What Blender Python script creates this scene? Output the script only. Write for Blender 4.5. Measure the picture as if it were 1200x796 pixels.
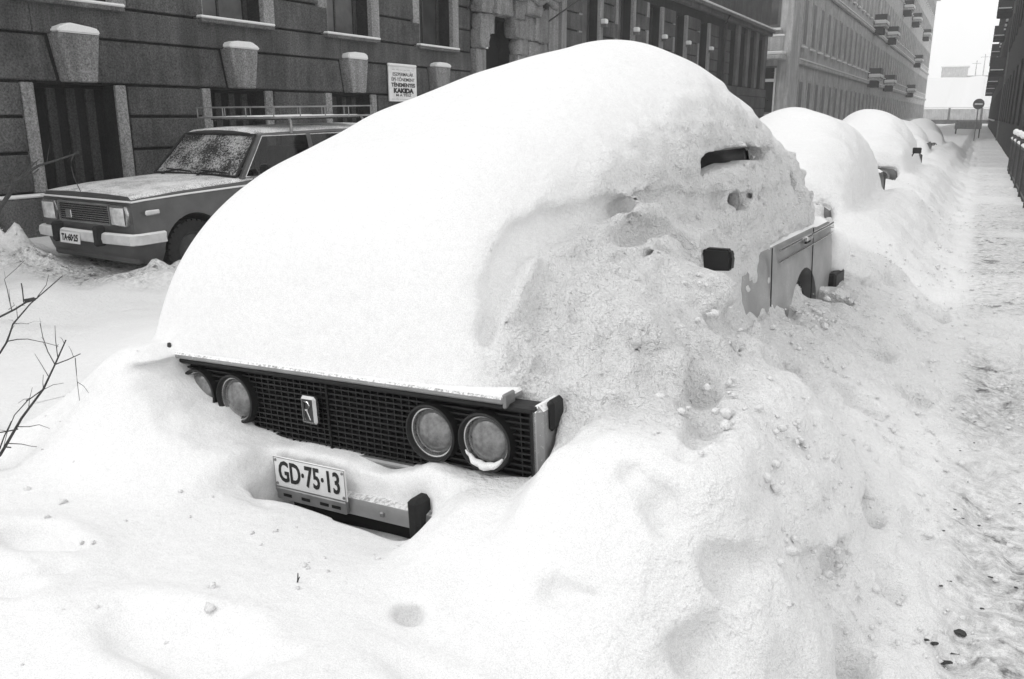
import bpy, bmesh, math, random
import numpy as np
from mathutils import Vector, Matrix
R = math.radians
random.seed(7)
for o in list(bpy.data.objects): bpy.data.objects.remove(o)
S = bpy.context.scene
COL = S.collection

# ------------------------------------------------------------------ camera, sky, sun, exposure
H_CAM = 1.5496
F_PX = 993.09
PITCH, YAW = 0.257105, 0.491739
cam_d = bpy.data.cameras.new('camera')
cam = bpy.data.objects.new('camera', cam_d); COL.objects.link(cam)
cam.location = (0, 0, H_CAM)
cam.rotation_euler = (math.pi/2 - PITCH, 0, YAW)
cam_d.sensor_width = 36.0
cam_d.lens = 36.0*F_PX/1200.0
cam_d.clip_start = 0.05; cam_d.clip_end = 3000
S.camera = cam

w = bpy.data.worlds.new('World'); S.world = w; w.use_nodes = True
nt = w.node_tree; nt.nodes.clear()
sky = nt.nodes.new('ShaderNodeTexSky'); sky.sky_type = 'NISHITA'; sky.sun_disc = False
SUN_EL, SUN_AZ = R(46), R(-55)
sky.sun_elevation = SUN_EL; sky.sun_rotation = SUN_AZ
sky.air_density = 1.0; sky.dust_density = 4.0
bw = nt.nodes.new('ShaderNodeRGBToBW')
mx = nt.nodes.new('ShaderNodeMix'); mx.data_type = 'FLOAT'; mx.inputs[0].default_value = 0.8
mx.inputs[3].default_value = 13.2          # even overcast cloud deck
bg = nt.nodes.new('ShaderNodeBackground'); bg.inputs[1].default_value = 0.10
ow = nt.nodes.new('ShaderNodeOutputWorld')
nt.links.new(sky.outputs[0], bw.inputs[0]); nt.links.new(bw.outputs[0], mx.inputs[2])
nt.links.new(mx.outputs[0], bg.inputs[0]); nt.links.new(bg.outputs[0], ow.inputs[0])

sd = bpy.data.lights.new('sun', 'SUN'); sd.energy = 0.62; sd.angle = R(16); sd.color = (1, 1, 1)
so = bpy.data.objects.new('sun', sd); COL.objects.link(so)
# light arrives from the left and a little from behind the camera
_d = Vector((-math.cos(SUN_EL)*0.70, -math.cos(SUN_EL)*0.714, math.sin(SUN_EL)))
so.rotation_euler = (-_d).to_track_quat('-Z', 'Y').to_euler()
sky.sun_rotation = math.atan2(_d.x, _d.y)
so.location = (-20, -10, 30)
S.view_settings.view_transform = 'Standard'; S.view_settings.look = 'None'
S.view_settings.gamma = 1.0; S.view_settings.exposure = 0.06
S.view_settings.use_curve_mapping = False
S.render.engine = 'CYCLES'
S.cycles.volume_bounces = 2

# ------------------------------------------------------------------ materials (all neutral greys: black and white film)
M = {}
def nodes(name):
    m = bpy.data.materials.new(name); m.use_nodes = True
    n = m.node_tree; b = n.nodes['Principled BSDF']; M[name] = m
    return m, n, b
def g3(v): return (v, v, v, 1)
def ramp(n, src, p0, c0, p1, c1):
    r = n.nodes.new('ShaderNodeValToRGB')
    r.color_ramp.elements[0].position = p0; r.color_ramp.elements[0].color = g3(c0)
    r.color_ramp.elements[1].position = p1; r.color_ramp.elements[1].color = g3(c1)
    n.links.new(src, r.inputs[0]); return r
def noise(n, scale, detail=4, rough=.55, coord='Object', vec=None):
    t = n.nodes.new('ShaderNodeTexNoise'); t.inputs['Scale'].default_value = scale
    t.inputs['Detail'].default_value = detail; t.inputs['Roughness'].default_value = rough
    if vec is None:
        c = n.nodes.new('ShaderNodeTexCoord'); vec = c.outputs[coord]
    n.links.new(vec, t.inputs['Vector']); return t
def world_pos(n):
    return n.nodes.new('ShaderNodeNewGeometry').outputs['Position']
def bump(n, b, h, strength, dist, prev=None):
    k = n.nodes.new('ShaderNodeBump'); k.inputs['Strength'].default_value = strength
    k.inputs['Distance'].default_value = dist; n.links.new(h, k.inputs['Height'])
    if prev is not None: n.links.new(prev.outputs[0], k.inputs['Normal'])
    n.links.new(k.outputs[0], b.inputs['Normal']); return k
def plain(name, v, rough=.6, metal=0.0, var=.15, scale=8.0, bmp=0.0, bscale=60, spec=.3):
    m, n, b = nodes(name)
    p = world_pos(n)
    t = noise(n, scale, 5, .6, vec=p)
    r = ramp(n, t.outputs[0], .3, v*(1-var), .7, v*(1+var))
    n.links.new(r.outputs[0], b.inputs['Base Color'])
    b.inputs['Roughness'].default_value = rough; b.inputs['Metallic'].default_value = metal
    b.inputs['Specular IOR Level'].default_value = spec
    if bmp:
        t2 = noise(n, bscale, 4, .6, vec=p); bump(n, b, t2.outputs[0], bmp, .01)
    return m
def mulmix(n, a, bsock, fac=1.0):
    x = n.nodes.new('ShaderNodeMix'); x.data_type = 'RGBA'; x.blend_type = 'MULTIPLY'
    x.inputs[0].default_value = fac
    n.links.new(a, x.inputs[6]); n.links.new(bsock, x.inputs[7]); return x.outputs[2]
def mixc(n, fac, a, b_):
    x = n.nodes.new('ShaderNodeMix'); x.data_type = 'RGBA'
    n.links.new(fac, x.inputs[0])
    for s, i in ((a, 6), (b_, 7)):
        if isinstance(s, (int, float)): x.inputs[i].default_value = g3(s)
        else: n.links.new(s, x.inputs[i])
    return x.outputs[2]
def math_n(n, op, a, b_=None):
    x = n.nodes.new('ShaderNodeMath'); x.operation = op
    for s, i in ((a, 0), (b_, 1)):
        if s is None: continue
        if isinstance(s, (int, float)): x.inputs[i].default_value = s
        else: n.links.new(s, x.inputs[i])
    return x.outputs[0]

# snow: fine crystals, crumbs where the surface is rough, tracked dirt on the trodden path
def snow_mat(name, base=.86, dirt=False):
    m, n, b = nodes(name)
    p = world_pos(n)
    at = n.nodes.new('ShaderNodeAttribute'); at.attribute_name = 'rough'
    n1 = noise(n, 170, 3, .7, vec=p); n2 = noise(n, 42, 4, .65, vec=p); n3 = noise(n, 13, 3, .5, vec=p)
    k1 = bump(n, b, n1.outputs[0], .35, .006)
    rr = math_n(n, 'MULTIPLY_ADD', at.outputs['Fac'], 1.15); 
    rr.node.inputs[2].default_value = .10
    k2 = bump(n, b, n2.outputs[0], .5, .03, k1); n.links.new(rr, k2.inputs['Strength'])
    k3 = bump(n, b, n3.outputs[0], .3, .03, k2)
    c = ramp(n, n2.outputs[0], .3, base*.95, .6, base)
    n5 = noise(n, 330, 2, .8, vec=p); c5 = ramp(n, n5.outputs[0], .34, .80, .58, 1.0)
    col = mulmix(n, c.outputs[0], c5.outputs[0])
    if dirt:
        ad = n.nodes.new('ShaderNodeAttribute'); ad.attribute_name = 'dirt'
        n4 = noise(n, 9, 5, .7, vec=p)
        th = ramp(n, n4.outputs[0], .55, 0, .66, 1)
        f = math_n(n, 'MULTIPLY', th.outputs[0], ad.outputs['Fac'])
        gy = ramp(n, noise(n, 24, 5, .75, vec=p).outputs[0], .36, .42, .62, 1.0)
        gf = math_n(n, 'MULTIPLY', ad.outputs['Fac'], .8)
        col = mixc(n, gf, col, mulmix(n, col, gy.outputs[0]))
        col = mixc(n, f, col, .16)
    n.links.new(col, b.inputs['Base Color'])
    b.inputs['Roughness'].default_value = .75; b.inputs['Specular IOR Level'].default_value = .2
    return m
snow_mat('snow'); snow_mat('snow_ground', dirt=True)

def dusted(name, v, rough, amount, metal=0, spec=.5, coat=0.0, side=0.0, scale=90):
    """painted metal with blown and lying snow: lies on faces that look up, specks on the sides"""
    m, n, b = nodes(name)
    p = world_pos(n)
    g = n.nodes.new('ShaderNodeNewGeometry'); sx = n.nodes.new('ShaderNodeSeparateXYZ')
    n.links.new(g.outputs['Normal'], sx.inputs[0])
    up = ramp(n, sx.outputs[2], .55, 0, .9, 1)
    n1 = noise(n, scale, 4, .75, vec=p); n2 = noise(n, 5, 4, .6, vec=p)
    s = math_n(n, 'MULTIPLY', up.outputs[0], amount)
    s = math_n(n, 'ADD', s, side)
    a = math_n(n, 'ADD', n1.outputs[0], math_n(n, 'MULTIPLY', n2.outputs[0], .35))
    a = math_n(n, 'ADD', a, s)
    f = ramp(n, a, .80, 0, 1.0, 1)
    dirt = ramp(n, n2.outputs[0], .3, v*.75, .7, v*1.2)
    c = mixc(n, f.outputs[0], dirt.outputs[0], .82)
    n.links.new(c, b.inputs['Base Color'])
    ro = mixc(n, f.outputs[0], rough, .8); n.links.new(ro, b.inputs['Roughness'])
    b.inputs['Metallic'].default_value = 0 if not metal else metal
    b.inputs['Specular IOR Level'].default_value = spec
    bump(n, b, a, .25, .006)
    return m
dusted('lada_paint', .25, .35, .6, side=.02)
dusted('wagon_paint', .075, .30, .40, side=-.12)
dusted('wagon_light_paint', .60, .4, .6, side=-.05)
dusted('dark_paint', .10, .4, .6, side=.0)
dusted('old_chrome', .42, .32, .35, side=-.08, metal=.6)
plain('lens_pale', .55, .25, .1, .35, 14)
plain('chrome', .55, .22, .9, .1, 12)
plain('black_plastic', .012, .5, 0, .3, 10, .1, 80)
plain('black_deep', .006, .8, 0, .2, 10)
plain('rubber', .02, .85, 0, .3, 20, .3, 40)
plain('dark_metal', .05, .5, .3, .3, 10)
plain('grey_metal', .25, .45, .5, .25, 10)
plain('plate_white', .72, .5, 0, .12, 9)
plain('plate_ink', .02, .6, 0, .2, 9)
plain('seat_cloth', .05, .9, 0, .3, 10)
def wall_mat(name, v, var=.38, streak=.42):
    m, n, b = nodes(name)
    p = world_pos(n)
    t = noise(n, 1.1, 6, .65, vec=p); f = noise(n, 45, 4, .75, vec=p)
    mp = n.nodes.new('ShaderNodeMapping'); mp.inputs['Scale'].default_value = (3.5, 3.5, .35); n.links.new(p, mp.inputs[0])
    s = noise(n, 1.6, 4, .6, vec=mp.outputs[0])
    c = ramp(n, t.outputs[0], .3, v*(1-var), .72, v*(1+var))
    c2 = ramp(n, f.outputs[0], .32, .28, .68, 1.2); c3 = ramp(n, s.outputs[0], .3, 1-streak, .65, 1.0)
    x = mulmix(n, c.outputs[0], c2.outputs[0]); x = mulmix(n, x, c3.outputs[0])
    n.links.new(x, b.inputs['Base Color'])
    b.inputs['Roughness'].default_value = .92; b.inputs['Specular IOR Level'].default_value = .15
    k = bump(n, b, f.outputs[0], .7, .012); bump(n, b, t.outputs[0], .3, .05, k)
    return m
wall_mat('stucco', .135); wall_mat('stucco_back', .04); wall_mat('stucco_band', .135)  # stucco_back: darker copy that paints shade into the joints between blocks
wall_mat('keystone', .36, .2); wall_mat('jamb', .42, .2); wall_mat('plinth', .20, .3)
wall_mat('carved', .34, .35); wall_mat('hazed_wall', .72, .2); wall_mat('hazed_wall_pale', .74, .2); wall_mat('dark_wall', .05, .3)  # far walls paler than their own tone: distance haze put into the colour
wall_mat('wood_dark', .022, .3, .4); wall_mat('wood_mid', .085, .3, .4)
plain('bark', .05, .9, 0, .4, 60, .4, 150)
plain('dirt', .05, .95, 0, .5, 50, .6, 90)
plain('paint_white', .7, .6, 0, .1, 4)
plain('sign_dark', .10, .6, 0, .2, 8)
def glass_mat(name, tint=.25, gloss=.12):
    m = bpy.data.materials.new(name); m.use_nodes = True; M[name] = m
    n = m.node_tree; n.nodes.clear()
    o = n.nodes.new('ShaderNodeOutputMaterial'); t = n.nodes.new('ShaderNodeBsdfTransparent'); t.inputs[0].default_value = g3(tint)
    gl = n.nodes.new('ShaderNodeBsdfGlossy'); gl.inputs[0].default_value = g3(.8); gl.inputs[1].default_value = .05
    fr = n.nodes.new('ShaderNodeFresnel'); fr.inputs[0].default_value = 1.5
    mxs = n.nodes.new('ShaderNodeMixShader')
    n.links.new(fr.outputs[0], mxs.inputs[0]); n.links.new(t.outputs[0], mxs.inputs[1]); n.links.new(gl.outputs[0], mxs.inputs[2])
    n.links.new(mxs.outputs[0], o.inputs[0]); return m
glass_mat('car_glass', .35); glass_mat('car_glass_dark', .10)
def pane_mat(name, v, rough=.12, spec=.4):
    m, n, b = nodes(name); p = world_pos(n)
    t = noise(n, 2.5, 3, .6, vec=p); r = ramp(n, t.outputs[0], .3, v*.6, .7, v*1.3)
    n.links.new(r.outputs[0], b.inputs['Base Color']); b.inputs['Roughness'].default_value = rough
    b.inputs['Specular IOR Level'].default_value = spec; return m
pane_mat('window_far', .15, .5); pane_mat('window_glass', .05, .15); pane_mat('dark_glass', .008, .2, .2); pane_mat('blind', .11, .7)
def frost_mat():
    m, n, b = nodes('frosted_windscreen'); p = world_pos(n)
    t = noise(n, 48, 5, .8, vec=p); t2 = noise(n, 3.5, 3, .5, vec=p)
    a = math_n(n, 'ADD', t.outputs[0], math_n(n, 'MULTIPLY', t2.outputs[0], .5))
    f = ramp(n, a, .70, 0, .98, 1)
    n.links.new(mixc(n, f.outputs[0], .03, .75), b.inputs['Base Color'])
    n.links.new(mixc(n, f.outputs[0], .15, .8), b.inputs['Roughness'])
    bump(n, b, a, .5, .006)
frost_mat()
def lens_mat():
    m, n, b = nodes('lamp_lens')
    c = n.nodes.new('ShaderNodeTexCoord')
    wv = n.nodes.new('ShaderNodeTexWave'); wv.inputs['Scale'].default_value = 18; wv.inputs['Distortion'].default_value = .6
    n.links.new(c.outputs['Object'], wv.inputs['Vector'])
    t = noise(n, 30, 4, .7); r = ramp(n, t.outputs[0], .3, .08, .75, .27)
    n.links.new(r.outputs[0], b.inputs['Base Color'])
    b.inputs['Metallic'].default_value = .4; b.inputs['Roughness'].default_value = .25
    b.inputs['Coat Weight'].default_value = .8; b.inputs['Coat Roughness'].default_value = .08
    bump(n, b, wv.outputs[0], .12, .003)
lens_mat()

# ------------------------------------------------------------------ mesh helpers
def link(name, me, mat, parent=None, smooth=False, sharp=None):
    o = bpy.data.objects.new(name, me); COL.objects.link(o)
    if mat is not None and len(me.materials) == 0: me.materials.append(M[mat])
    if parent is not None: o.parent = parent
    if smooth:
        me.polygons.foreach_set('use_smooth', [True]*len(me.polygons))
        if sharp: me.set_sharp_from_angle(angle=R(sharp))
    return o
def tag(o, label=None, cat=None, group=None, kind=None):
    if label: o['label'] = label
    if cat: o['category'] = cat
    if group: o['group'] = group
    if kind: o['kind'] = kind
    return o
def empty(name, loc=(0, 0, 0), rz=0, **k):
    o = bpy.data.objects.new(name, None); COL.objects.link(o); o.location = loc; o.rotation_euler = (0, 0, rz)
    o.empty_display_size = .1
    return tag(o, **k)
def mesh(name, verts, faces):
    me = bpy.data.meshes.new(name); me.from_pydata([tuple(v) for v in verts], [], [tuple(f) for f in faces]); me.update(); return me
_bc = {}
def box_mesh(dx, dy, dz, bev=0.0, mat=None):
    key = (round(dx, 3), round(dy, 3), round(dz, 3), bev, mat)
    if key in _bc: return _bc[key]
    bm = bmesh.new(); bmesh.ops.create_cube(bm, size=1.0)
    for v in bm.verts: v.co = Vector((v.co.x*dx, v.co.y*dy, v.co.z*dz))
    if bev: bmesh.ops.bevel(bm, geom=list(bm.edges), offset=min(bev, .45*min(dx, dy, dz)), segments=1, affect='EDGES')
    me = bpy.data.meshes.new('box'); bm.to_mesh(me); bm.free()
    if mat: me.materials.append(M[mat])
    _bc[key] = me; return me
def box(name, x, y, z, mat, parent=None, bev=0.0):
    """x, y, z are (min, max) pairs"""
    me = box_mesh(x[1]-x[0], y[1]-y[0], z[1]-z[0], bev, mat)
    o = link(name, me, mat, parent); o.location = ((x[0]+x[1])/2, (y[0]+y[1])/2, (z[0]+z[1])/2); return o
def prism(name, poly, axis, a, b, mat, parent=None, bev=0.0):
    """poly in the two other axes (cyclic order), extruded along axis from a to b"""
    ax = 'xyz'.index(axis)
    def P(u, v, t):
        if ax == 0: return (t, u, v)
        if ax == 1: return (u, t, v)
        return (u, v, t)
    n = len(poly)
    vs = [P(u, v, a) for u, v in poly] + [P(u, v, b) for u, v in poly]
    fs = [tuple(range(n))[::-1], tuple(range(n, 2*n))] + [(i, (i+1) % n, n+(i+1) % n, n+i) for i in range(n)]
    bm = bmesh.new(); V = [bm.verts.new(v) for v in vs]
    for f in fs: bm.faces.new([V[i] for i in f])
    bmesh.ops.recalc_face_normals(bm, faces=list(bm.faces))
    if bev: bmesh.ops.bevel(bm, geom=list(bm.edges), offset=bev, segments=2, affect='EDGES')
    me = bpy.data.meshes.new(name); bm.to_mesh(me); bm.free()
    return link(name, me, mat, parent)
def tube_data(paths, seg=8):
    vs, fs = [], []
    for path in paths:
        pts = [Vector(p[:3]) for p in path]; rad = [p[3] for p in path]; base = len(vs)
        for i, p in enumerate(pts):
            t = (pts[min(i+1, len(pts)-1)] - pts[max(i-1, 0)]).normalized()
            u = t.cross(Vector((0, 0, 1)));
            if u.length < .1: u = t.cross(Vector((1, 0, 0)))
            u.normalize(); q = t.cross(u)
            for k in range(seg):
                a = 2*math.pi*k/seg; vs.append(p + (u*math.cos(a)+q*math.sin(a))*rad[i])
        for i in range(len(pts)-1):
            for k in range(seg):
                k2 = (k+1) % seg; fs.append((base+i*seg+k, base+i*seg+k2, base+(i+1)*seg+k2, base+(i+1)*seg+k))
        fs.append(tuple(base+k for k in range(seg))[::-1]); fs.append(tuple(base+(len(pts)-1)*seg+k for k in range(seg)))
    return vs, fs
def tube(name, paths, mat, parent=None, seg=8):
    if not isinstance(paths[0][0], (tuple, list)): paths = [paths]
    return link(name, mesh(name, *tube_data(paths, seg)), mat, parent, True, 50)
def lathe(name, prof, mat, parent=None, axis='y', seg=28, sharp=40):
    """prof: list of (radius, t along axis)"""
    vs, fs = [], []
    for r, t in prof:
        for k in range(seg):
            a = 2*math.pi*k/seg; c, s = r*math.cos(a), r*math.sin(a)
            vs.append({'y': (c, t, s), 'z': (c, s, t), 'x': (t, c, s)}[axis])
    for i in range(len(prof)-1):
        for k in range(seg):
            k2 = (k+1) % seg; fs.append((i*seg+k, i*seg+k2, (i+1)*seg+k2, (i+1)*seg+k))
    bm = bmesh.new(); V = [bm.verts.new(v) for v in vs]
    for f in fs: bm.faces.new([V[i] for i in f])
    bmesh.ops.remove_doubles(bm, verts=list(bm.verts), dist=1e-5)
    bmesh.ops.recalc_face_normals(bm, faces=list(bm.faces))
    me = bpy.data.meshes.new(name); bm.to_mesh(me); bm.free()
    return link(name, me, mat, parent, True, sharp)
def text(name, s, size, mat, parent, loc, rot, sx=1.0, bold=0.0, depth=.001):
    c = bpy.data.curves.new(name, 'FONT'); c.body = s; c.size = size; c.align_x = 'CENTER'; c.align_y = 'CENTER'
    c.extrude = depth; c.offset = bold; c.resolution_u = 3
    t = bpy.data.objects.new('tmp', c); COL.objects.link(t)
    me = bpy.data.meshes.new_from_object(t.evaluated_get(bpy.context.evaluated_depsgraph_get()))
    bpy.data.objects.remove(t); me.materials.clear()
    o = link(name, me, mat, parent); o.location = loc; o.rotation_euler = rot; o.scale = (sx, 1, 1); return o
def copy_tree(o, parent=None):
    c = o.copy(); COL.objects.link(c); c.parent = parent
    for ch in o.children: copy_tree(ch, c)
    return c

# ------------------------------------------------------------------ numpy noise
_rng = np.random.RandomState(11)
_tab = _rng.rand(64, 64, 64).astype(np.float32)*2-1
def vnoise(x, y, z, s):
    x = np.asarray(x, np.float32)*s+100.3; y = np.asarray(y, np.float32)*s+100.7; z = np.asarray(z, np.float32)*s+100.1
    xi = np.floor(x).astype(np.int32); yi = np.floor(y).astype(np.int32); zi = np.floor(z).astype(np.int32)
    fx, fy, fz = x-xi, y-yi, z-zi
    fx = fx*fx*(3-2*fx); fy = fy*fy*(3-2*fy); fz = fz*fz*(3-2*fz)
    xi &= 63; yi &= 63; zi &= 63; x1 = (xi+1) & 63; y1 = (yi+1) & 63; z1 = (zi+1) & 63
    a = _tab[xi, yi, zi]*(1-fx)+_tab[x1, yi, zi]*fx; b = _tab[xi, y1, zi]*(1-fx)+_tab[x1, y1, zi]*fx
    c = _tab[xi, yi, z1]*(1-fx)+_tab[x1, yi, z1]*fx; d = _tab[xi, y1, z1]*(1-fx)+_tab[x1, y1, z1]*fx
    return (a*(1-fy)+b*fy)*(1-fz)+(c*(1-fy)+d*fy)*fz
def fbm2(x, y, s, oct=3, seed=0.0):
    r = 0; a = 1.0
    for i in range(oct): r = r+a*vnoise(x, y, seed+i*3.7+0*x, s*2**i); a *= .5
    return r
def sst(a, b, t):
    t = np.clip((t-a)/(b-a), 0, 1); return t*t*(3-2*t)

# ------------------------------------------------------------------ where the parked cars stand: x, y of the middle of the front, yaw, height scale of the snow
LADA = dict(x=-1.709, y=1.981, yaw=-.05193, roll=.05047)
CARS = [LADA, dict(x=-1.88, y=8.35, yaw=-.02, roll=0), dict(x=-1.85, y=15.2, yaw=-.03, roll=0),
        dict(x=-1.95, y=24.0, yaw=0, roll=0), dict(x=-1.85, y=32.5, yaw=.02, roll=0)]
TOPD = [0, .02, .02, -.20, -.18]
def local(c, X, Y):
    dx, dy = X-c['x'], Y-c['y']; co, s = math.cos(c['yaw']), math.sin(c['yaw'])
    return dx*co+dy*s, -dx*s+dy*co
TY = [-.03, .005, .02, .06, .15, .3, .5, .8, 1.2, 1.6, 2.0, 2.4, 2.8, 3.2, 3.5, 3.8, 4.05, 4.2, 4.3]
TZ = [.60, .82, .94, 1.09, 1.24, 1.36, 1.445, 1.535, 1.67, 1.81, 1.90, 1.86, 1.76, 1.665, 1.53, 1.31, 1.10, .9, .55]
TZ2 = [.55, .74, .86, 1.0, 1.10, 1.15, 1.18, 1.22, 1.30, 1.45, 1.62, 1.67, 1.66, 1.57, 1.42, 1.22, 1.08, .9, .55]
def smooth_interp(t, xs, ys):
    fx = np.linspace(xs[0], xs[-1], 400); fy = np.interp(fx, xs, ys)
    k = np.hanning(21); k /= k.sum(); fy2 = np.convolve(np.pad(fy, 10, 'edge'), k, 'valid')
    return np.interp(t, fx, fy2)
def dome(x, xa, xb, top, fall, p=2.0):
    t = np.clip((x-xa)/(xb-xa), 0, 1.0)
    h = top-fall*(1-np.power(np.clip(1-np.power(t, p), 0, 1), 1/2.0))
    return np.where(x > xb+.02, -9, np.where(x > xb, h-(x-xb)*40, h))
def cover(ci, x, y):
    """height of the snow lying on one car, in its own frame"""
    T = smooth_interp(y, TY, TZ if ci == 0 else TZ2)+TOPD[ci]*sst(.1, 1.2, y)
    hood = 1-sst(1.0, 1.9, y)
    xl = .99*hood+.80*(1-hood); xla = .50*hood+.0*(1-hood)
    left = dome(-x, xla, xl, T, .50*hood+.95*(1-hood), 2.4)
    if ci == 0:
        xr = .60*hood+.73*(1-hood); fr = .55*hood+.95*(1-hood)
        right = dome(x, .12*hood-.05*(1-hood), xr, T, fr, 2.2)
    else:
        right = dome(x, .25*hood-.15*(1-hood), .87*hood+.80*(1-hood), T, .42*hood+.85*(1-hood), 2.1)
    h = np.where(x < 0, left, right)
    if ci == 0:
        H1 = np.interp(y, [.0, .12, .25, .5, .9, 1.5, 2.0, 2.6, 3.2, 3.6], [.74, .92, 1.08, 1.18, 1.22, 1.20, 1.14, 1.05, 1.0, .95])
        x1 = np.interp(y, [0, .3, 1.3, 1.8, 2.4, 4], [.70, .76, .80, .77, .71, .69])
        h2 = dome(x, .35, x1, H1, .30, 2.6)
        h = np.maximum(h, np.where(x > 0, h2, -9))
    return np.where((y > -.015) & (y < 4.3), h, -9)
HF_X = [-1.7, -1.35, -1.1, -.92, -.80, -.73, -.69, -.57, -.49, -.38, -.21, .05, .23, .33, .40, .49, .59, .73, .79, .86, 1.0]
HF_Z = [.25, .40, .60, .74, .77, .735, .70, .615, .585, .55, .52, .515, .495, .515, .555, .535, .535, .55, .62, .74, .80]
def ground(X, Y):
    X = np.asarray(X, np.float64); Y = np.asarray(Y, np.float64)
    bank = .36*sst(-5.6, -3.3, X)*(1-sst(-.62, -.02, X))
    g = .05+bank+.10*sst(-.4, .0, X)
    g = g+.05*fbm2(X, Y, .9, 3, 5.0)*sst(-6, -4, X)*(1-.6*sst(-.3, .2, X))
    # foreground swells
    g = g+.07*np.exp(-(((X+1.0)/.55)**2+((Y-.95)/.35)**2))+.06*np.exp(-(((X+2.1)/.6)**2+((Y-1.0)/.3)**2))
    # plough heap by the wagon
    g = g+.12*np.exp(-(((X+8.9)/.9)**2+((Y-4.9)/.6)**2))*(1+.35*fbm2(X, Y, 4.5, 2, 9.))
    g = g+(.26*np.exp(-(((X+8.95)/.40)**2+((Y-5.35)/.28)**2))+.15*np.exp(-(((X+8.2)/.35)**2+((Y-5.12)/.2)**2))+.14*np.exp(-(((X+6.55)/.35)**2+((Y-5.5)/.5)**2)))*(1+.7*fbm2(X, Y, 6.0, 2, 19.))
    g = g+.16*np.exp(-(((X+6.6)/.5)**2+((Y-3.7)/.9)**2))+.05*fbm2(X, Y, 2.2, 2, 2.)*sst(-5, -6, X)*sst(-10, -9, X)
    # heap against the facade side and the far pavement
    g = g+.10*sst(-8.6, -9.3, X)
    # trodden pavement
    tr = sst(-.2, .05, X)*(1-sst(2.0, 3.0, X))
    g = g+tr*(.013*fbm2(X, Y, 5.0, 3, 1.)+.012*fbm2(X, Y, 13, 2, 3.))
    fl = sst(-.85, -.4, X)*(1-sst(-.05, .2, X))
    g = g+fl*(.06*fbm2(X, Y, 2.6, 3, 7.)+.05*np.abs(fbm2(X, Y, 6, 2, 8.))-.03)
    for ci, c in enumerate(CARS):
        x, y = local(c, X, Y)
        if ci == 0:
            hf = np.interp(x, HF_X, HF_Z)
            bz_ = sst(-.27, -.17, x)*(1-sst(.46, .56, x))
            wgt = (sst(-.55, -.08, y)*(1-bz_)+sst(-.085, -.05, y)*bz_)*(1-sst(1.2, 1.75, np.abs(x)))*(1-sst(.6, 1.5, y))
            g = g-.012*bz_*sst(-.36, -.14, y)*(1-sst(-.10, .0, y))
            g = g+.20*np.exp(-(((x-1.0)/.11)**2+((y-1.62)/.17)**2))
            g = g*(1-wgt)+np.maximum(hf, g*0+.3)*wgt
            # bank thrown against the near side of the car
            H2 = np.interp(y, [-1.5, -.9, -.4, 0, .15, .35, .8, 1.0, 1.12, 1.3, 1.9, 2.6, 3.4, 4.4, 5.5],
                              [.40, .42, .48, .62, .84, 1.02, 1.12, 1.06, .90, .74, .66, .56, .50, .46, .42])
            prof = smooth_interp(np.clip(x, .6, 1.8), [.6, .78, .95, 1.08, 1.22, 1.45, 1.8], [1, .99, .90, .70, .48, .22, 0])
            bk = .22+(H2-.22)*prof
            bk = bk+.035*fbm2(X, Y, 2.0, 2, 4.)*sst(.0, .3, prof)*(1-.8*sst(.5, .8, prof))
            g = np.where((x > .60) & (y < 6.2), np.maximum(g, bk-.5*sst(4.3, 6.2, y)), g)
            # heap that leans on the far front corner
            g = g+.0*x
            # side heap left
            g = np.maximum(g, np.where(x < -.5, .66-1.0*np.clip(-x-.95, 0, 3)*.85+.03*fbm2(X, Y, 2., 2, 6.), -9)*np.where((y > .1) & (y < 4.6), 1, 0)+np.where((y > .1) & (y < 4.6), 0, -9))
        else:
            sd_ = np.abs(x); wy = sst(-.5, .2, y)*(1-sst(4.0, 4.8, y))
            g = g+wy*.24*np.exp(-((sd_-.95)/.35)**2)+.22*np.exp(-((y+.9)/.8)**2)*(1-sst(.7, 1.6, sd_))
    return g
# dents and boot holes: x, y, radius x, radius y, depth
DENTS = [
         (-1.01, 1.39, .05, .03, .07), (-2.11, 1.22, .16, .07, .06), (-1.95, 1.02, .14, .05, .06), (-.30, 3.6, .10, .12, .10), (-.36, 4.6, .1, .15, .10),
         (-.62, 5.3, .1, .1, .10), (-.20, 1.62, .05, .12, .07), (-.06, 2.35, .05, .08, .06), (-.05, 3.3, .08, .1, .06), (-.25, 5.6, .1, .15, .08), (-1.35, 1.05, .25, .10, .06), (-.75, 1.22, .2, .06, .05),
         (-.12, 4.1, .07, .1, .07), (-.58, 3.05, .05, .06, .06), (-.33, 3.0, .08, .1, .07), (-.14, 6.2, .1, .14, .08), (-.4, 7.0, .12, .2, .1), (-.12, 1.95, .05, .06, .08)]
for i in range(44):
    DENTS.append((random.uniform(-.1, .7), random.uniform(2.2, 11), .055, .12, random.uniform(.02, .045)))
def dents(X, Y, g):
    wob = .25*vnoise(X, Y, 0*X+3.3, 9)
    for (a, b, rx, ry, d) in DENTS:
        r = np.sqrt(((X-a)/rx)**2+((Y-b)/ry)**2)+wob
        g = g-d*(1-sst(.55, 1.1, r))+.16*d*np.exp(-((r-1.35)/.3)**2)
    return g
def height(X, Y, covers=True):
    h = dents(X, Y, ground(X, Y))
    if covers:
        for ci, c in enumerate(CARS):
            x, y = local(c, X, Y)
            cv = cover(ci, x, y)+x*math.sin(c['roll'])
            cv = cv+((.014 if ci == 0 else .06)*fbm2(X, Y, 1.3, 2, 20.+ci))*(cv > 0)
            h = np.maximum(h, cv)
    return h

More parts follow.
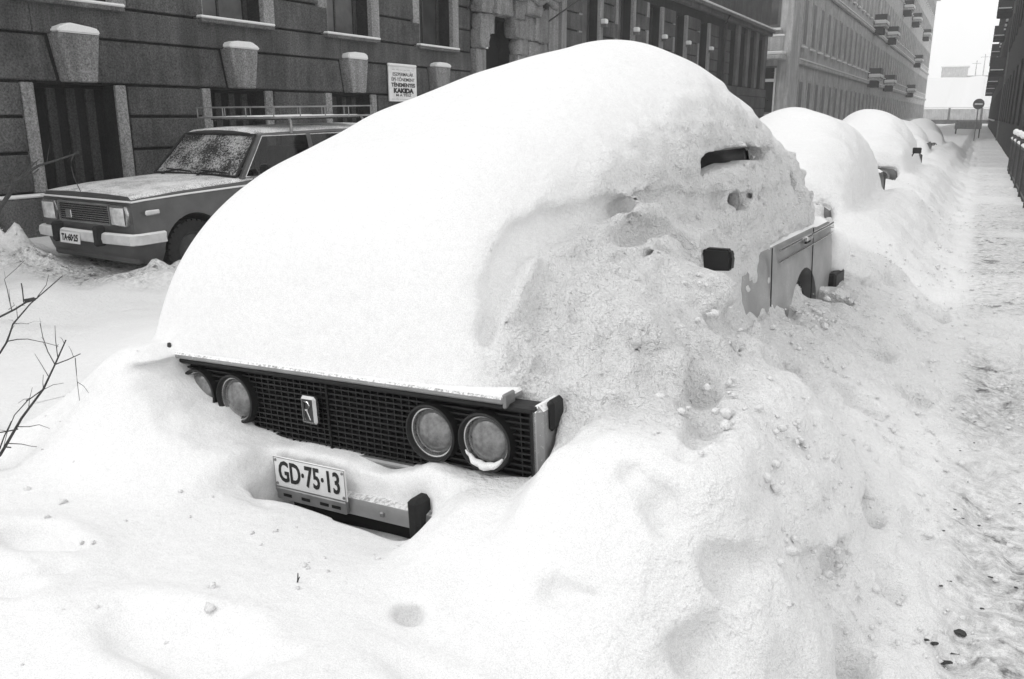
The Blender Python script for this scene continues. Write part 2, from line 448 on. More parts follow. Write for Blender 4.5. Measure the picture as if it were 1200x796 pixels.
# ------------------------------------------------------------------ volume snow: field sampled on a grid, surfaced with surface nets
def rbox(x, y, z, cx, cy, cz, hx, hy, hz, r):
    qx = np.abs(x-cx)-hx+r; qy = np.abs(y-cy)-hy+r; qz = np.abs(z-cz)-hz+r
    o = np.sqrt(np.maximum(qx, 0)**2+np.maximum(qy, 0)**2+np.maximum(qz, 0)**2)
    return o+np.minimum(np.maximum(qx, np.maximum(qy, qz)), 0)-r
def ell(x, y, z, cx, cy, cz, rx, ry, rz):
    k = np.sqrt(((x-cx)/rx)**2+((y-cy)/ry)**2+((z-cz)/rz)**2)
    return (k-1)*min(rx, ry, rz)
# furrows where the layers of snow slid off the near side: points and radius (world)
def cray(px, py, depth):
    r, u = (px-600)/F_PX*depth, (398-py)/F_PX*depth
    up = u*math.cos(PITCH)-depth*math.sin(PITCH); f = depth*math.cos(PITCH)+u*math.sin(PITCH)
    return r*math.cos(YAW)-f*math.sin(YAW), r*math.sin(YAW)+f*math.cos(YAW), H_CAM+up
def surf_hit(px, py):
    p = np.array([cray(px, py, 1.2+k*.012) for k in range(500)]); h = height(p[None, :, 0], p[None, :, 1])[0]
    k = np.argmax(p[:, 2] < h); return p[k]
FURROWS = [[(572, 400, .02), (578, 370, .04), (584, 335, .045), (600, 303, .05), (622, 280, .065), (650, 262, .06), (700, 247, .05), (760, 237, .045), (810, 234, .04), (850, 234, .03), (900, 226, .02)],
           [(640, 425, .035), (636, 385, .055), (642, 340, .05), (655, 310, .055), (685, 288, .055), (730, 275, .05), (775, 268, .05), (800, 278, .045), (812, 300, .04)],
           [(812, 430, .03), (822, 455, .055), (826, 480, .065), (820, 505, .05), (806, 530, .03)], [(742, 560, .03), (768, 588, .05), (778, 610, .03)],
           [(600, 440, .01), (612, 410, .025), (600, 385, .02)], [(838, 385, .03), (862, 375, .055), (886, 352, .045)], [(925, 362, .04), (936, 380, .05)],
           [(655, 330, .015), (690, 312, .022), (735, 300, .02), (780, 298, .015)], [(650, 690, .03), (690, 700, .02)], [(842, 658, .035), (860, 672, .055), (884, 660, .04)], [(802, 752, .03), (812, 765, .05), (838, 738, .04)],
           [(948, 665, .035), (962, 682, .05), (986, 652, .04)], [(1016, 580, .03), (1020, 605, .05), (1036, 590, .03)], [(470, 724, .015), (484, 728, .03)], [(40, 672, .03), (70, 668, .02)], [(45, 755, .015), (70, 738, .02)], [(320, 770, .015), (345, 760, .02)]]
FUR = []
for ln in FURROWS:
    pts = [np.append(surf_hit(a, b), r) for a, b, r in ln]
    FUR += list(zip(pts[:-1], pts[1:]))
# hollows in the snow round car 0, in its frame
def carve(x, y, z):
    hf = np.interp(x, HF_X, HF_Z)
    # open grille: everything in front of it, above the snow line and under the bonnet lip
    a = np.maximum.reduce(np.broadcast_arrays(np.abs(x)-.77, y-.10, -(y+.34), z-.752, (hf-.012)-z))
    b = rbox(x, y, z, .125, -.135, .44, .315, .085, .115, .03)           # before the bumper and the plate
    b = np.minimum(b, rbox(x, y, z, .0, -.19, .47, .165, .11, .045, .02))
    b = np.minimum(b, rbox(x, y, z, .11, -.07, .305, .31, .12, .045, .025))   # dark gap under the bumper
    c = rbox(x, y, z-.02*(y-2.02)+.03*((y-2.02)/.46)**2, .73, 2.02, 1.352, .25, .46, .036, .03)   # window slot
    d = rbox(x, y, z, .76, 1.94, 1.145, .20, .075, .04, .03)
    d = np.minimum(d, rbox(x, y, z, .76, 2.22, 1.155, .20, .07, .028, .02))
    e = ell(x, y, z, .74, 3.10, 1.15, .25, .05, .09)
    m = rbox(x, y, z, .95, 1.22, .985, .15, .10, .075, .04)            # round the mirror
    m = np.minimum(m, rbox(x, y, z, .97, 1.14, .90, .16, .09, .075, .05))
    k = ell(x, y, z, .835, .06, .72, .035, .06, .055)                    # by the corner lamp
    q = ell(x, y, z, .86, 2.62, .78, .12, .09, .05)
    wl = rbox(x, y, z, .72, 3.36, .44, .26, .17, .19, .06)                  # rear wheel arch
    lo = .60-.05*(y-2.3)+.03*np.sin(y*9)
    e = np.minimum(e, np.maximum.reduce(np.broadcast_arrays(.70-x, x-.88, 2.45-y, y-4.3, lo-z, z-(.905+.02*np.sin(y*7)))))   # bare flank behind the door
    e = np.minimum(e, ell(x, y, z, 1.04, .74, .66, .05, .045, .12))
    return np.minimum.reduce(np.broadcast_arrays(a, b, c, d, e, m, k, q, wl))
def surface_nets(f, org, h):
    s = f < 0
    nx, ny, nz = f.shape
    cnt = np.zeros((nx-1, ny-1, nz-1), np.int8)
    for i in (0, 1):
        for j in (0, 1):
            for k in (0, 1): cnt += s[i:nx-1+i, j:ny-1+j, k:nz-1+k]
    act = (cnt > 0) & (cnt < 8)
    idx = np.full(act.shape, -1, np.int32); ci = np.argwhere(act); idx[act] = np.arange(len(ci))
    acc = np.zeros((len(ci), 3)); n = np.zeros(len(ci))
    I, J, K = ci[:, 0], ci[:, 1], ci[:, 2]
    off = [(i, j, k) for i in (0, 1) for j in (0, 1) for k in (0, 1)]
    for a in off:
        for ax in range(3):
            if a[ax]: continue
            b = list(a); b[ax] = 1
            fa = f[I+a[0], J+a[1], K+a[2]].astype(np.float64); fb = f[I+b[0], J+b[1], K+b[2]].astype(np.float64)
            cr = (fa < 0) != (fb < 0); t = np.where(cr, fa/np.where(cr, fa-fb, 1), 0)
            p = np.array(a, float)[None, :]+0*acc; p[:, ax] = t
            acc += p*cr[:, None]; n += cr
    V = (ci+acc/n[:, None])*h+np.array(org)
    F = []
    for ax in range(3):
        u, v_ = [(1, 2), (2, 0), (0, 1)][ax]
        sl0 = [slice(None)]*3; sl1 = [slice(None)]*3; sl0[ax] = slice(0, -1); sl1[ax] = slice(1, None)
        a, b = s[tuple(sl0)], s[tuple(sl1)]
        e = np.argwhere(a != b)
        ok = (e[:, u] > 0) & (e[:, v_] > 0) & (e[:, u] < f.shape[u]-1) & (e[:, v_] < f.shape[v_]-1); e = e[ok]
        inside = a[e[:, 0], e[:, 1], e[:, 2]]
        def at(du, dv):
            q = e.copy(); q[:, u] += du; q[:, v_] += dv; return idx[q[:, 0], q[:, 1], q[:, 2]]
        quad = np.stack([at(-1, -1), at(0, -1), at(0, 0), at(-1, 0)], 1)
        quad[~inside] = quad[~inside][:, ::-1]; F.append(quad)
    return V, np.concatenate(F)
def smooth_mesh(V, F, it, lam=.5):
    E = np.concatenate([F[:, [0, 1]], F[:, [1, 2]], F[:, [2, 3]], F[:, [3, 0]]])
    for _ in range(it):
        acc = np.zeros_like(V); n = np.zeros(len(V))
        for a, b in ((0, 1), (1, 0)):
            for d in range(3): acc[:, d] += np.bincount(E[:, a], V[E[:, b], d], len(V))
            n += np.bincount(E[:, a], minlength=len(V))
        V = V+lam*(acc/np.maximum(n, 1)[:, None]-V)
    return V
def rough_at(V):
    """how crumbly the snow is: side banks and trodden ground are, the blanket is not"""
    x, y = local(LADA, V[:, 0], V[:, 1])
    r = sst(.40, .62, x)*sst(-.3, .2, y)*(1-sst(5., 7., y))*(1-.6*sst(1.0, 1.5, x))
    r = np.maximum(r, .55*sst(-.9, -.3, V[:, 0])); r = np.maximum(r, .8*sst(1.2, 2.2, y)*sst(.35, .6, x)*(1-sst(5, 7, y)))
    r = np.maximum(r, .4*sst(-4.6, -6, V[:, 0]))
    r = np.maximum(r, .5*sst(6.5, 8, V[:, 1])*sst(-1.7, -1.2, V[:, 0]))
    r = np.maximum(r, .25*sst(-2.2, -3., V[:, 0])*0)
    return r
def dirt_at(V):
    t = sst(.0, .16, V[:, 0])*(1-sst(1.4, 2.0, V[:, 0]))*(1-.6*sst(9, 20, V[:, 1]))
    s = np.clip(.75+1.2*fbm2(V[:, 0], V[:, 1], 1.1, 2, 31.), 0, 1)
    wag = np.exp(-(((V[:, 0]+7.5)/1.1)**2)**2)*sst(4.7, 5.1, V[:, 1])*(1-sst(9.3, 10.5, V[:, 1]))
    return np.clip(t*s+1.6*wag, 0, 2.0)
def vol(x0, x1, y0, y1, z0, z1, h, lum):
    xs = np.arange(x0, x1+h*.5, h); ys = np.arange(y0, y1+h*.5, h); zs = np.arange(z0, z1, h)
    X, Y = np.meshgrid(xs, ys, indexing='ij')
    Hh = height(X, Y)
    k = np.array([1, 2, 1.])/4                                   # soften the cliffs a touch
    for _ in range(2):
        P = np.pad(Hh, 1, 'edge'); Hh = (P[:-2, 1:-1]+2*P[1:-1, 1:-1]+P[2:, 1:-1])/4
        P = np.pad(Hh, 1, 'edge'); Hh = (P[1:-1, :-2]+2*P[1:-1, 1:-1]+P[1:-1, 2:])/4
    gx, gy = np.gradient(Hh, h); nr = (1/np.sqrt(1+np.minimum(gx**2+gy**2, 60))).astype(np.float32)
    f = (zs[None, None, :].astype(np.float32)-Hh[:, :, None].astype(np.float32))*nr[:, :, None]
    # crumb noise in the band near the surface
    b = np.argwhere(np.abs(f) < .07)
    bx, by, bz = xs[b[:, 0]], ys[b[:, 1]], zs[b[:, 2]]
    rg = rough_at(np.stack([bx, by, bz], 1))
    nz_ = .005*vnoise(bx, by, bz, 5)+rg*(.018*vnoise(bx, by, bz, 4.0)-.050*np.abs(vnoise(bx, by, bz, 8.0))-(.028*np.abs(vnoise(bx, by+7, bz, 17.0))+.006*vnoise(bx, by, bz, 31.0))*lum+.020)
    f[b[:, 0], b[:, 1], b[:, 2]] += nz_.astype(np.float32)
    # hollows of the nearest car
    c = CARS[0]
    if y0 < c['y']+4.5:
        xl, yl = local(c, X, Y)
        reg = (np.abs(xl) < 1.25) & (yl > -.5) & (yl < 4.3)
        ii, jj = np.nonzero(reg)
        xx = xl[ii, jj][:, None]; yy = yl[ii, jj][:, None]; zz = zs[None, :]-xx*math.sin(c['roll'])
        nn = .010*vnoise(xx+0*zz, yy+0*zz, zz+0*xx, 12)
        cv = carve(xx, yy, zz)+nn
        f[ii, jj] = np.maximum(f[ii, jj], -cv)
    for p, q in FUR:
        rr = max(p[3], q[3])+.05; lo = np.minimum(p[:3], q[:3])-rr; hi = np.maximum(p[:3], q[:3])+rr
        i0, i1 = np.searchsorted(xs, (lo[0], hi[0])); j0, j1 = np.searchsorted(ys, (lo[1], hi[1])); k0, k1 = np.searchsorted(zs, (lo[2], hi[2]))
        if i1 <= i0 or j1 <= j0 or k1 <= k0: continue
        gx_, gy_, gz_ = np.meshgrid(xs[i0:i1], ys[j0:j1], zs[k0:k1], indexing='ij')
        d = q[:3]-p[:3]; t = np.clip(((gx_-p[0])*d[0]+(gy_-p[1])*d[1]+(gz_-p[2])*d[2])/max(d@d, 1e-9), 0, 1)
        cv = np.sqrt((gx_-p[0]-t*d[0])**2+(gy_-p[1]-t*d[1])**2+(gz_-p[2]-t*d[2])**2)-(p[3]*(1-t)+q[3]*t)+.022*vnoise(gx_, gy_, gz_, 14)
        sub = f[i0:i1, j0:j1, k0:k1]; a = -cv; hh = np.clip(.5+.5*(sub-a)/.02, 0, 1)
        f[i0:i1, j0:j1, k0:k1] = a*(1-hh)+sub*hh+.02*hh*(1-hh)
    for ci in (1, 2):                                                # lamps of the next cars peep out
        c = CARS[ci]
        if y0 < c['y'] < y1:
            xl, yl = local(c, X, Y); reg = (np.abs(xl-.5) < .5) & (np.abs(yl) < .6); ii, jj = np.nonzero(reg)
            cv = rbox(xl[ii, jj][:, None], yl[ii, jj][:, None], zs[None, :], .50, -.20, .63, .26, .32, .12, .06)+.02*vnoise(xl[ii, jj][:, None]+0*zs, yl[ii, jj][:, None]+0*zs, zs[None, :]+0*xl[ii, jj][:, None], 9)
            f[ii, jj] = np.maximum(f[ii, jj], -cv)
    V, F = surface_nets(f, (x0, y0, z0), h)
    V = smooth_mesh(V, F, 2, .4)
    return V, F
NEAR = (-3.4, 1.1, .55, 6.55); MID = (-3.4, 1.1, 6.55, 20.2)
V1, F1 = vol(*NEAR, .0, 2.02, .0148, 1)
V2, F2 = vol(*MID, -.05, 1.85, .034, 0)
# outer sheet
def steps(lo, hi, f):
    out = [lo]
    while out[-1] < hi: out.append(out[-1]+f(out[-1]))
    return np.array(out)
xs = np.concatenate([np.arange(-300, -30, 18), np.arange(-30, -11, 1.2), np.arange(-11, -3.4+.001, .05), np.arange(-3.4, 1.1+.001, .05)[1:], np.arange(1.1, 3.5, .1)[1:], np.arange(3.5, 30, 1.5), np.arange(30, 300, 18)])
ys = np.concatenate([np.arange(-60, -4, 4), np.arange(-4, .55, .07), np.arange(.55, 6.55, .05), np.arange(6.55, 20.2, .06), steps(20.2, 420, lambda y: .06+(y-20.2)*.02)])
X, Y = np.meshgrid(xs, ys, indexing='ij')
Z = height(X, Y)
near = (np.abs(X) < 25)
Z = np.where(near, Z, .1)
# the land rises beyond the end of the street
Z = Z+14*sst(225, 330, Y)
n0, n1 = X.shape
id_ = np.arange(n0*n1).reshape(n0, n1)
Vq = np.stack([X.ravel(), Y.ravel(), Z.ravel()], 1)
Q = np.stack([id_[:-1, :-1], id_[1:, :-1], id_[1:, 1:], id_[:-1, 1:]], -1).reshape(-1, 4)
cx = Vq[Q].mean(1)
e = .045
keep = ~((cx[:, 0] > -3.4+e) & (cx[:, 0] < 1.1-e) & (cx[:, 1] > .55+e) & (cx[:, 1] < 20.2-e))
Q = Q[keep]
def owner(V, F):
    """-1 ground, otherwise the index of the car whose snow this face is"""
    c = V[F].mean(1); own = np.full(len(F), -1)
    for ci, k in enumerate(CARS):
        x, y = local(k, c[:, 0], c[:, 1])
        z = c[:, 2]-x*math.sin(k['roll'])
        gnd = .60+.25*(x > .55)*(y < 1.45)
        ins = (np.abs(x) < .84) & (y > -.075) & (y < 4.22) & (z > np.where(y < .12, .74, gnd))
        ins &= ~((x > .80) & (z < 1.0))
        own[ins] = ci
    return own
parts = {}
for (V, F) in ((V1, F1), (V2, F2), (Vq, Q)):
    own = owner(V, F)
    tri = V[F]; fn = np.cross(tri[:, 2]-tri[:, 0], tri[:, 3]-tri[:, 1])
    vn = np.zeros_like(V)
    for k in range(4):
        for d in range(3): vn[:, d] += np.bincount(F[:, k], fn[:, d], len(V))
    vn /= np.maximum(np.linalg.norm(vn, axis=1), 1e-9)[:, None]
    for o in np.unique(own):
        ff = F[own == o]; u, inv = np.unique(ff, return_inverse=True)
        parts.setdefault(int(o), []).append((V[u], inv.reshape(ff.shape), vn[u]))
def snow_object(name, lst, mat):
    off = 0; Vs, Fs, Ns = [], [], []
    for v, f, n in lst: Vs.append(v); Fs.append(f+off); Ns.append(n); off += len(v)
    V = np.concatenate(Vs); F = np.concatenate(Fs); N = np.concatenate(Ns)
    me = bpy.data.meshes.new(name)
    me.vertices.add(len(V)); me.vertices.foreach_set('co', V.astype(np.float32).ravel())
    me.loops.add(F.size); me.loops.foreach_set('vertex_index', F.astype(np.int32).ravel())
    me.polygons.add(len(F)); me.polygons.foreach_set('loop_start', np.arange(0, F.size, 4, dtype=np.int32))
    me.polygons.foreach_set('loop_total', np.full(len(F), 4, np.int32))
    me.polygons.foreach_set('use_smooth', np.ones(len(F), bool))
    me.update(calc_edges=True)
    a = me.attributes.new('rough', 'FLOAT', 'POINT'); a.data.foreach_set('value', rough_at(V).astype(np.float32))
    if mat == 'snow_ground':
        a = me.attributes.new('dirt', 'FLOAT', 'POINT'); a.data.foreach_set('value', dirt_at(V).astype(np.float32))
    me.normals_split_custom_set_from_vertices(N.astype(np.float32))
    return link(name, me, mat)
tag(snow_object('snow_ground', parts[-1], 'snow_ground'), kind='structure')
CL = ['huge rounded snow blanket over the nearest car with the dark grille', 'smooth snow blanket over the second car in the kerb row',
      'snow blanket over the third car whose round headlamp peeks out', 'low snow blanket over the fourth car down the kerb row',
      'farthest small snow blanket over the last car of the kerb row']
for ci in range(5):
    if ci in parts: tag(snow_object('snow_blanket', parts[ci], 'snow'), CL[ci], 'snow', 'snow blankets on the parked cars')
def gz(x, y): return float(height(np.array([[x]], float), np.array([[y]], float))[0, 0])
#PART2
# ------------------------------------------------------------------ left building: dark rusticated ground floor
XF = -9.90
b1 = empty('street_building', (XF, 24, 0), label='long dark rusticated building along the left side of the street', cat='building')
def B(name, x, y, z, mat, parent=None, bev=0.0):
    """box given in world coordinates, parented to the building"""
    p = parent or b1
    base = Vector((XF, 24, 0)) if p is b1 else Vector((0, 0, 0))
    o = box(name, (x[0]-base.x, x[1]-base.x), (y[0]-base.y, y[1]-base.y), (z[0]-base.z, z[1]-base.z), mat, p, bev)
    return o
def BP(name, poly, x0, x1, mat, parent=None, bev=0.0):
    """prism: poly in (y, z), extruded in x"""
    return prism(name, [(y-24, z) for y, z in poly], 'x', x0-XF, x1-XF, mat, parent or b1, bev)
BAYS = [4.4, 7.1, 9.8, 12.5, 15.25]
UP2 = [23.15, 25.8, 28.55, 31.3, 34.35]
HB = 7.3
XB = XF-.06                                   # plane behind the blocks (bottom of the joints)
wallcuts = []                                  # openings (y0, y1, z0, z1)
for c in BAYS:
    wallcuts.append((c-.55, c+.55, .66, 1.94)); wallcuts.append((c-.58, c+.58, 2.92, 5.1))
for c in UP2: wallcuts.append((c-.58, c+.58, 2.92, 5.1))
wallcuts.append((17.05, 18.45, .3, 3.7))
for c in (38.9, 40.7, 42.5, 44.3): wallcuts.append((c-.4, c+.4, 2.6, 5.2))
# wall body built round its openings, with real reveals
yb = sorted(set([1.0, 46.0]+[v for q in wallcuts for v in q[:2]])); zb = sorted(set([0.0, HB]+[v for q in wallcuts for v in q[2:]]))
bm = bmesh.new()
def quad(a, b, c, d): bm.faces.new([bm.verts.new(p) for p in (a, b, c, d)])
for i in range(len(yb)-1):
    for j in range(len(zb)-1):
        cy, cz = (yb[i]+yb[i+1])/2, (zb[j]+zb[j+1])/2
        if any(q[0] < cy < q[1] and q[2] < cz < q[3] for q in wallcuts): continue
        quad((XB-XF, yb[i]-24, zb[j]), (XB-XF, yb[i+1]-24, zb[j]), (XB-XF, yb[i+1]-24, zb[j+1]), (XB-XF, yb[i]-24, zb[j+1]))
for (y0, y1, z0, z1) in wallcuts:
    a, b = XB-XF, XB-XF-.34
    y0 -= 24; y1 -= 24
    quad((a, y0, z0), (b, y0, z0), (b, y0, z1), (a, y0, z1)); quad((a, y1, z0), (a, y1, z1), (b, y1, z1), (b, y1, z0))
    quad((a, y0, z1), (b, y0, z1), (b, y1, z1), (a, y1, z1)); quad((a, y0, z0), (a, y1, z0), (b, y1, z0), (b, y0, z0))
# ends, roof and back of the volume
for y in (1.0-24, 46.0-24): quad((XB-XF, y, 0), (XB-XF-11, y, 0), (XB-XF-11, y, HB), (XB-XF, y, HB))
quad((XB-XF, 1-24, HB), (XB-XF, 22, HB), (-11, 22, HB+1.2), (-11, 1-24, HB+1.2))
bmesh.ops.remove_doubles(bm, verts=list(bm.verts), dist=1e-4)
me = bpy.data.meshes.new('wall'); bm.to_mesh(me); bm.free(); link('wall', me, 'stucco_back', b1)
GAP = .018
def blk(y0, y1, z0, z1, proud=0.0, mat='stucco'):
    if y1-y0 < .1: return
    pr = proud+random.uniform(-.006, .006)
    B('stone_block', (XB+.003, XF+pr), (y0+GAP, y1-GAP), (z0+GAP, z1-GAP), mat, bev=.012)
# plinth and string band
for k in range(8):
    y0 = 1+5.6*k; y1 = min(46, y0+5.6)
    B('plinth_slab', (XB, XF+.10), (y0+.004, y1-.004), (-.05, .62), 'plinth', bev=.02)
    B('plinth_snow', (XF-.03, XF+.115), (y0+.02, y1-.02), (.618, .655), 'snow', bev=.012)
    if y1 <= 16.7: B('string_band', (XB+.003, XF+.012), (y0+.003, y1-.003), (2.51, 2.87), 'stucco_band', bev=.01)
B('string_band', (XB+.003, XF+.012), (12.203, 16.6), (2.511, 2.871), 'stucco_band', bev=.01)
B('string_band', (XB+.003, XF+.012), (20.4, 46), (2.51, 2.87), 'stucco_band', bev=.01)
# rows below the basement window heads
rows = [.66, 1.13, 1.55, 1.95]
edges = [1.0]+[v for c in BAYS for v in (c-.72, c+.72)]+[16.6]
for j in range(3):
    for i in range(0, len(edges)-1, 2): blk(edges[i], edges[i+1], rows[j], rows[j+1])
for c in BAYS:
    # window surround: pale reveals, keystone, flared blocks beside it
    for s in (-1, 1):
        B('jamb', (XB-.30, XF-.02), (c+s*.635-.082, c+s*.635+.082), (.66, 1.945), 'jamb', bev=.01)
    B('window_sill', (XB-.30, XF+.05), (c-.6, c+.6), (.60, .662), 'plinth', bev=.01)
    k = BP('keystone', [(c-.19, 1.96), (c+.19, 1.96), (c+.285, 2.53), (c-.285, 2.53)], XB, XF+.15, 'keystone', bev=.012)
    ja, jb, jc = random.uniform(-.03, .03), random.uniform(-.02, .03), random.uniform(-.02, .03)
    sn = prism('snow_cap', [(c-.29-24+ja*.5, 2.525), (c+.30-24-jb, 2.525), (c+.28-24-jb, 2.585+jb), (c+.16-24+ja, 2.622+jc), (c-.12-24+jb, 2.625+ja*.6), (c-.27-24, 2.59+jc)], 'x', -.02, .165, 'snow', k, .016)
    # barred or boarded opening
    shut = empty('window', (0, 0, 0)); shut.parent = b1
    bk = B('back_board', (XB-.30, XB-.27), (c-.55, c+.55), (.66, 1.94), 'wood_dark'); bk.parent = shut
    for q in range(4):
        yq = c-.45+q*.27
        o = B('plank', (XB-.268, XB-.235), (yq-.05, yq+.075), (.67, 1.90), 'wood_mid', bev=.006); o.parent = shut
    o = B('frame', (XB-.268, XB-.20), (c-.548, c+.548), (1.895, 1.938), 'wood_dark'); o.parent = shut
for i in range(len(BAYS)+1):                    # long blocks with slanted ends between the keystones
    ya = BAYS[i-1]+.24 if i else 1.2; yz = BAYS[i]-.24 if i < len(BAYS) else 16.6
    sl = .10
    BP('stone_block', [(ya+GAP+(.0 if i else 0), 1.95+GAP), (yz-GAP, 1.95+GAP), (yz-GAP-(sl if i < len(BAYS) else 0), 2.50-GAP), (ya+GAP+(sl if i else 0), 2.50-GAP)], XB+.003, XF+random.uniform(-.005, .005), 'stucco', bev=.012)
# upper rows between the big windows
rows = [2.885+.452*i for i in range(6)]
def upper(cs, ya, yz):
    e = [ya]+[v for c in cs for v in (c-.58, c+.82)]+[yz]
    for j in range(5):
        for i in range(0, len(e)-1, 2): blk(e[i], e[i+1], rows[j], rows[j+1])
upper(BAYS, 1.0, 16.6); upper(UP2, 21.35, 36.5)
for ci, c in enumerate(BAYS+UP2):
    wn = empty('window', (0, 0, 0)); wn.parent = b1
    def W(name, x, y, z, mat, bev=0.0):
        o = B(name, x, y, z, mat, bev=bev); o.parent = wn; return o
    W('pane', (XB-.30, XB-.285), (c-.50, c+.50), (2.98, 5.05), 'blind' if ci % 3 != 1 else 'window_glass')
    for s in (-1, 1): W('frame', (XB-.30, XB-.25), (c+s*.54-.04, c+s*.54+.04), (2.95, 5.1), 'wood_mid')
    W('frame', (XB-.298, XB-.252), (c-.5, c+.5), (2.94, 2.995), 'wood_mid')
    W('frame', (XB-.299, XB-.262), (c-.018, c+.018), (3.0, 5.05), 'wood_mid')
    for s in (-1, 1): W('jamb', (XB-.24, XF+(.035 if s > 0 else 0)), (c+s*.70-.115, c+s*.70+.115), (2.905, 5.12), 'jamb', bev=.01)
    sl = W('window_sill', (XB-.24, XF+.10), (c-.72, c+.74), (2.84, 2.90), 'plinth', bev=.01)
    sn = W('sill_snow', (XB-.20, XF+.108), (c-.72, c+.745), (2.897, 2.935), 'snow', bev=.014)
    if ci >= 5:                                   # snow-topped brackets on the reveals farther down
        W('bracket', (XF+.03, XF+.2), (c+.60, c+.76), (4.02, 4.10), 'plinth'); W('bracket_snow', (XF+.03, XF+.21), (c+.59, c+.77), (4.098, 4.24), 'snow', bev=.03)
# cornice
for k in range(8):
    y0 = 1+5.625*k
    B('cornice', (XB, XF+.16), (y0+.003, y0+5.62), (5.45, 5.60), 'plinth', bev=.02); B('cornice', (XB, XF+.30), (y0+.003, y0+5.62), (5.602, 5.72), 'plinth', bev=.02)
    B('cornice_snow', (XB, XF+.31), (y0, y0+5.61), (5.718, 5.80), 'snow', bev=.03)
    B('roof_snow', (XB-.5, XF+.12), (y0, y0+5.61), (HB, HB+.16), 'snow', bev=.05)
# attic wall above the cornice and the plain lower courses farther down
for k in range(10): blk(1.0+4.5*k, min(46, 5.5+4.5*k), 5.83, HB-.01)
for j, (za, zb_) in enumerate(((.66, 1.13), (1.13, 1.55), (1.55, 1.95), (1.95, 2.5))):
    for k in range(9): blk(20.45+2.84*k+(.9 if j % 2 else 0)*(k > 0), min(46, 20.45+2.84*(k+1)+(.9 if j % 2 else 0)), za, zb_)
# pilaster beyond the portal and the plain strip
B('pilaster', (XB, XF+.02), (20.42, 21.0), (2.89, 5.44), 'keystone', bev=.01); B('pilaster', (XB, XF+.10), (21.02, 21.32), (2.89, 5.44), 'keystone', bev=.01)
# far end of the building: tall slim windows and pilasters
for c in (38.9, 40.7, 42.5, 44.3):
    wn = empty('window', (0, 0, 0)); wn.parent = b1
    o = B('pane', (XB-.30, XB-.28), (c-.4, c+.4), (2.6, 5.2), 'dark_glass'); o.parent = wn
    o = B('frame', (XB-.28, XB-.24), (c-.03, c+.03), (2.6, 5.2), 'wood_mid'); o.parent = wn
    B('pilaster', (XB, XF+.08), (c+.45, c+.95), (2.89, 5.44), 'plinth', bev=.02)
for j in range(5): blk(37.3, 38.4, rows[j], rows[j+1])
# drainpipe
tube('drainpipe', [(.16, 36.9-24, 0.1, .055), (.16, 36.9-24, 5.3, .055), (.30, 36.9-24, 5.6, .055)], 'dark_metal', b1)
for z in (1.2, 3.0, 4.8): lathe('pipe_clip', [(.055, -.02), (.075, -.02), (.075, .02), (.055, .02)], 'dark_metal', b1, 'z', 14).location = (.16, 36.9-24, z)
# carved portal
P0 = 17.75
def arc(y0, z0, ry, rz, a0, a1, x, r, n=14):
    return [(x-XF, y0-24+ry*math.cos(R(a0+(a1-a0)*i/n)), z0+rz*math.sin(R(a0+(a1-a0)*i/n)), r) for i in range(n+1)]
door_poly = [(17.1, .3), (18.4, .3), (18.4, 3.05), (18.15, 3.25), (18.05, 3.65), (17.5, 3.65), (17.4, 3.25), (17.1, 3.05)]
B('portal_backing', (XB-.36, XB-.33), (16.7, 20.3), (.3, 4.3), 'wood_dark')
dr = BP('door', door_poly, XB-.30, XB-.24, 'black_deep')
for s in (-.32, .32): B('door_panel', (XB-.238, XB-.225), (P0+s-.24, P0+s+.24), (.5, 2.6), 'wood_dark', bev=.01)
pl = B('number_plate', (XB-.236, XB-.226), (17.58, 17.86), (3.06, 3.40), 'plate_white'); 
text('digit', '2', .22, 'plate_ink', pl, (.008, 0, -.05), (R(90), 0, R(90)), .9, .006)
for (y0, y1) in ((16.68, 17.08), (18.46, 18.95)): B('portal_jamb', (XB-.3, XF+.12), (y0, y1), (.3, 3.0), 'keystone', bev=.03)
rnd = random.Random(3)
def stone(y0, y1, z0, z1, x1, mat='carved'):
    bm = bmesh.new(); bmesh.ops.create_cube(bm, size=1); bmesh.ops.subdivide_edges(bm, edges=list(bm.edges), cuts=3, use_grid_fill=True)
    for v in bm.verts:
        q = v.co*2; l = max(abs(q.x), abs(q.y), abs(q.z)); sp = q.normalized()*l
        q = q.lerp(sp, .42); q += Vector((rnd.uniform(-.09, .09), rnd.uniform(-.09, .09), rnd.uniform(-.09, .09)))
        v.co = Vector((q.x*(x1-XB)/2*1.05, q.y*(y1-y0)/2*1.06, q.z*(z1-z0)/2*1.08))
    me = bpy.data.meshes.new('carved_stone'); bm.to_mesh(me); bm.free()
    o = link('carved_stone', me, mat, b1, True, 55); o.location = ((XB+x1)/2-XF, (y0+y1)/2-24, (z0+z1)/2); return o
for a in [(16.65, 17.08, 3.0, 3.42, XF+.22), (16.7, 17.36, 3.30, 3.72, XF+.2), (16.68, 17.2, 3.72, 4.1, XF+.26), (17.2, 17.6, 3.72, 4.2, XF+.32), (17.6, 18.1, 3.74, 4.1, XF+.28), (18.1, 18.6, 3.70, 4.15, XF+.32), (18.14, 18.75, 3.30, 3.72, XF+.28),
          (18.42, 18.9, 2.95, 3.32, XF+.24), (18.44, 19.0, 2.5, 2.97, XF+.2), (18.45, 19.05, 2.0, 2.5, XF+.2), (18.75, 19.3, 3.3, 3.85, XF+.2), (19.05, 19.7, 2.75, 3.3, XF+.16), (19.1, 19.7, 2.1, 2.75, XF+.18), (19.7, 20.25, 2.4, 3.3, XF+.1),
          (19.3, 19.8, 3.3, 3.9, XF+.22), (19.75, 20.3, 3.3, 4.1, XF+.12), (18.6, 19.5, 3.85, 4.2, XF+.34), (18.5, 19.3, 1.2, 2.05, XF+.2), (19.3, 20.3, 1.2, 2.4, XF+.1)]: stone(*a)
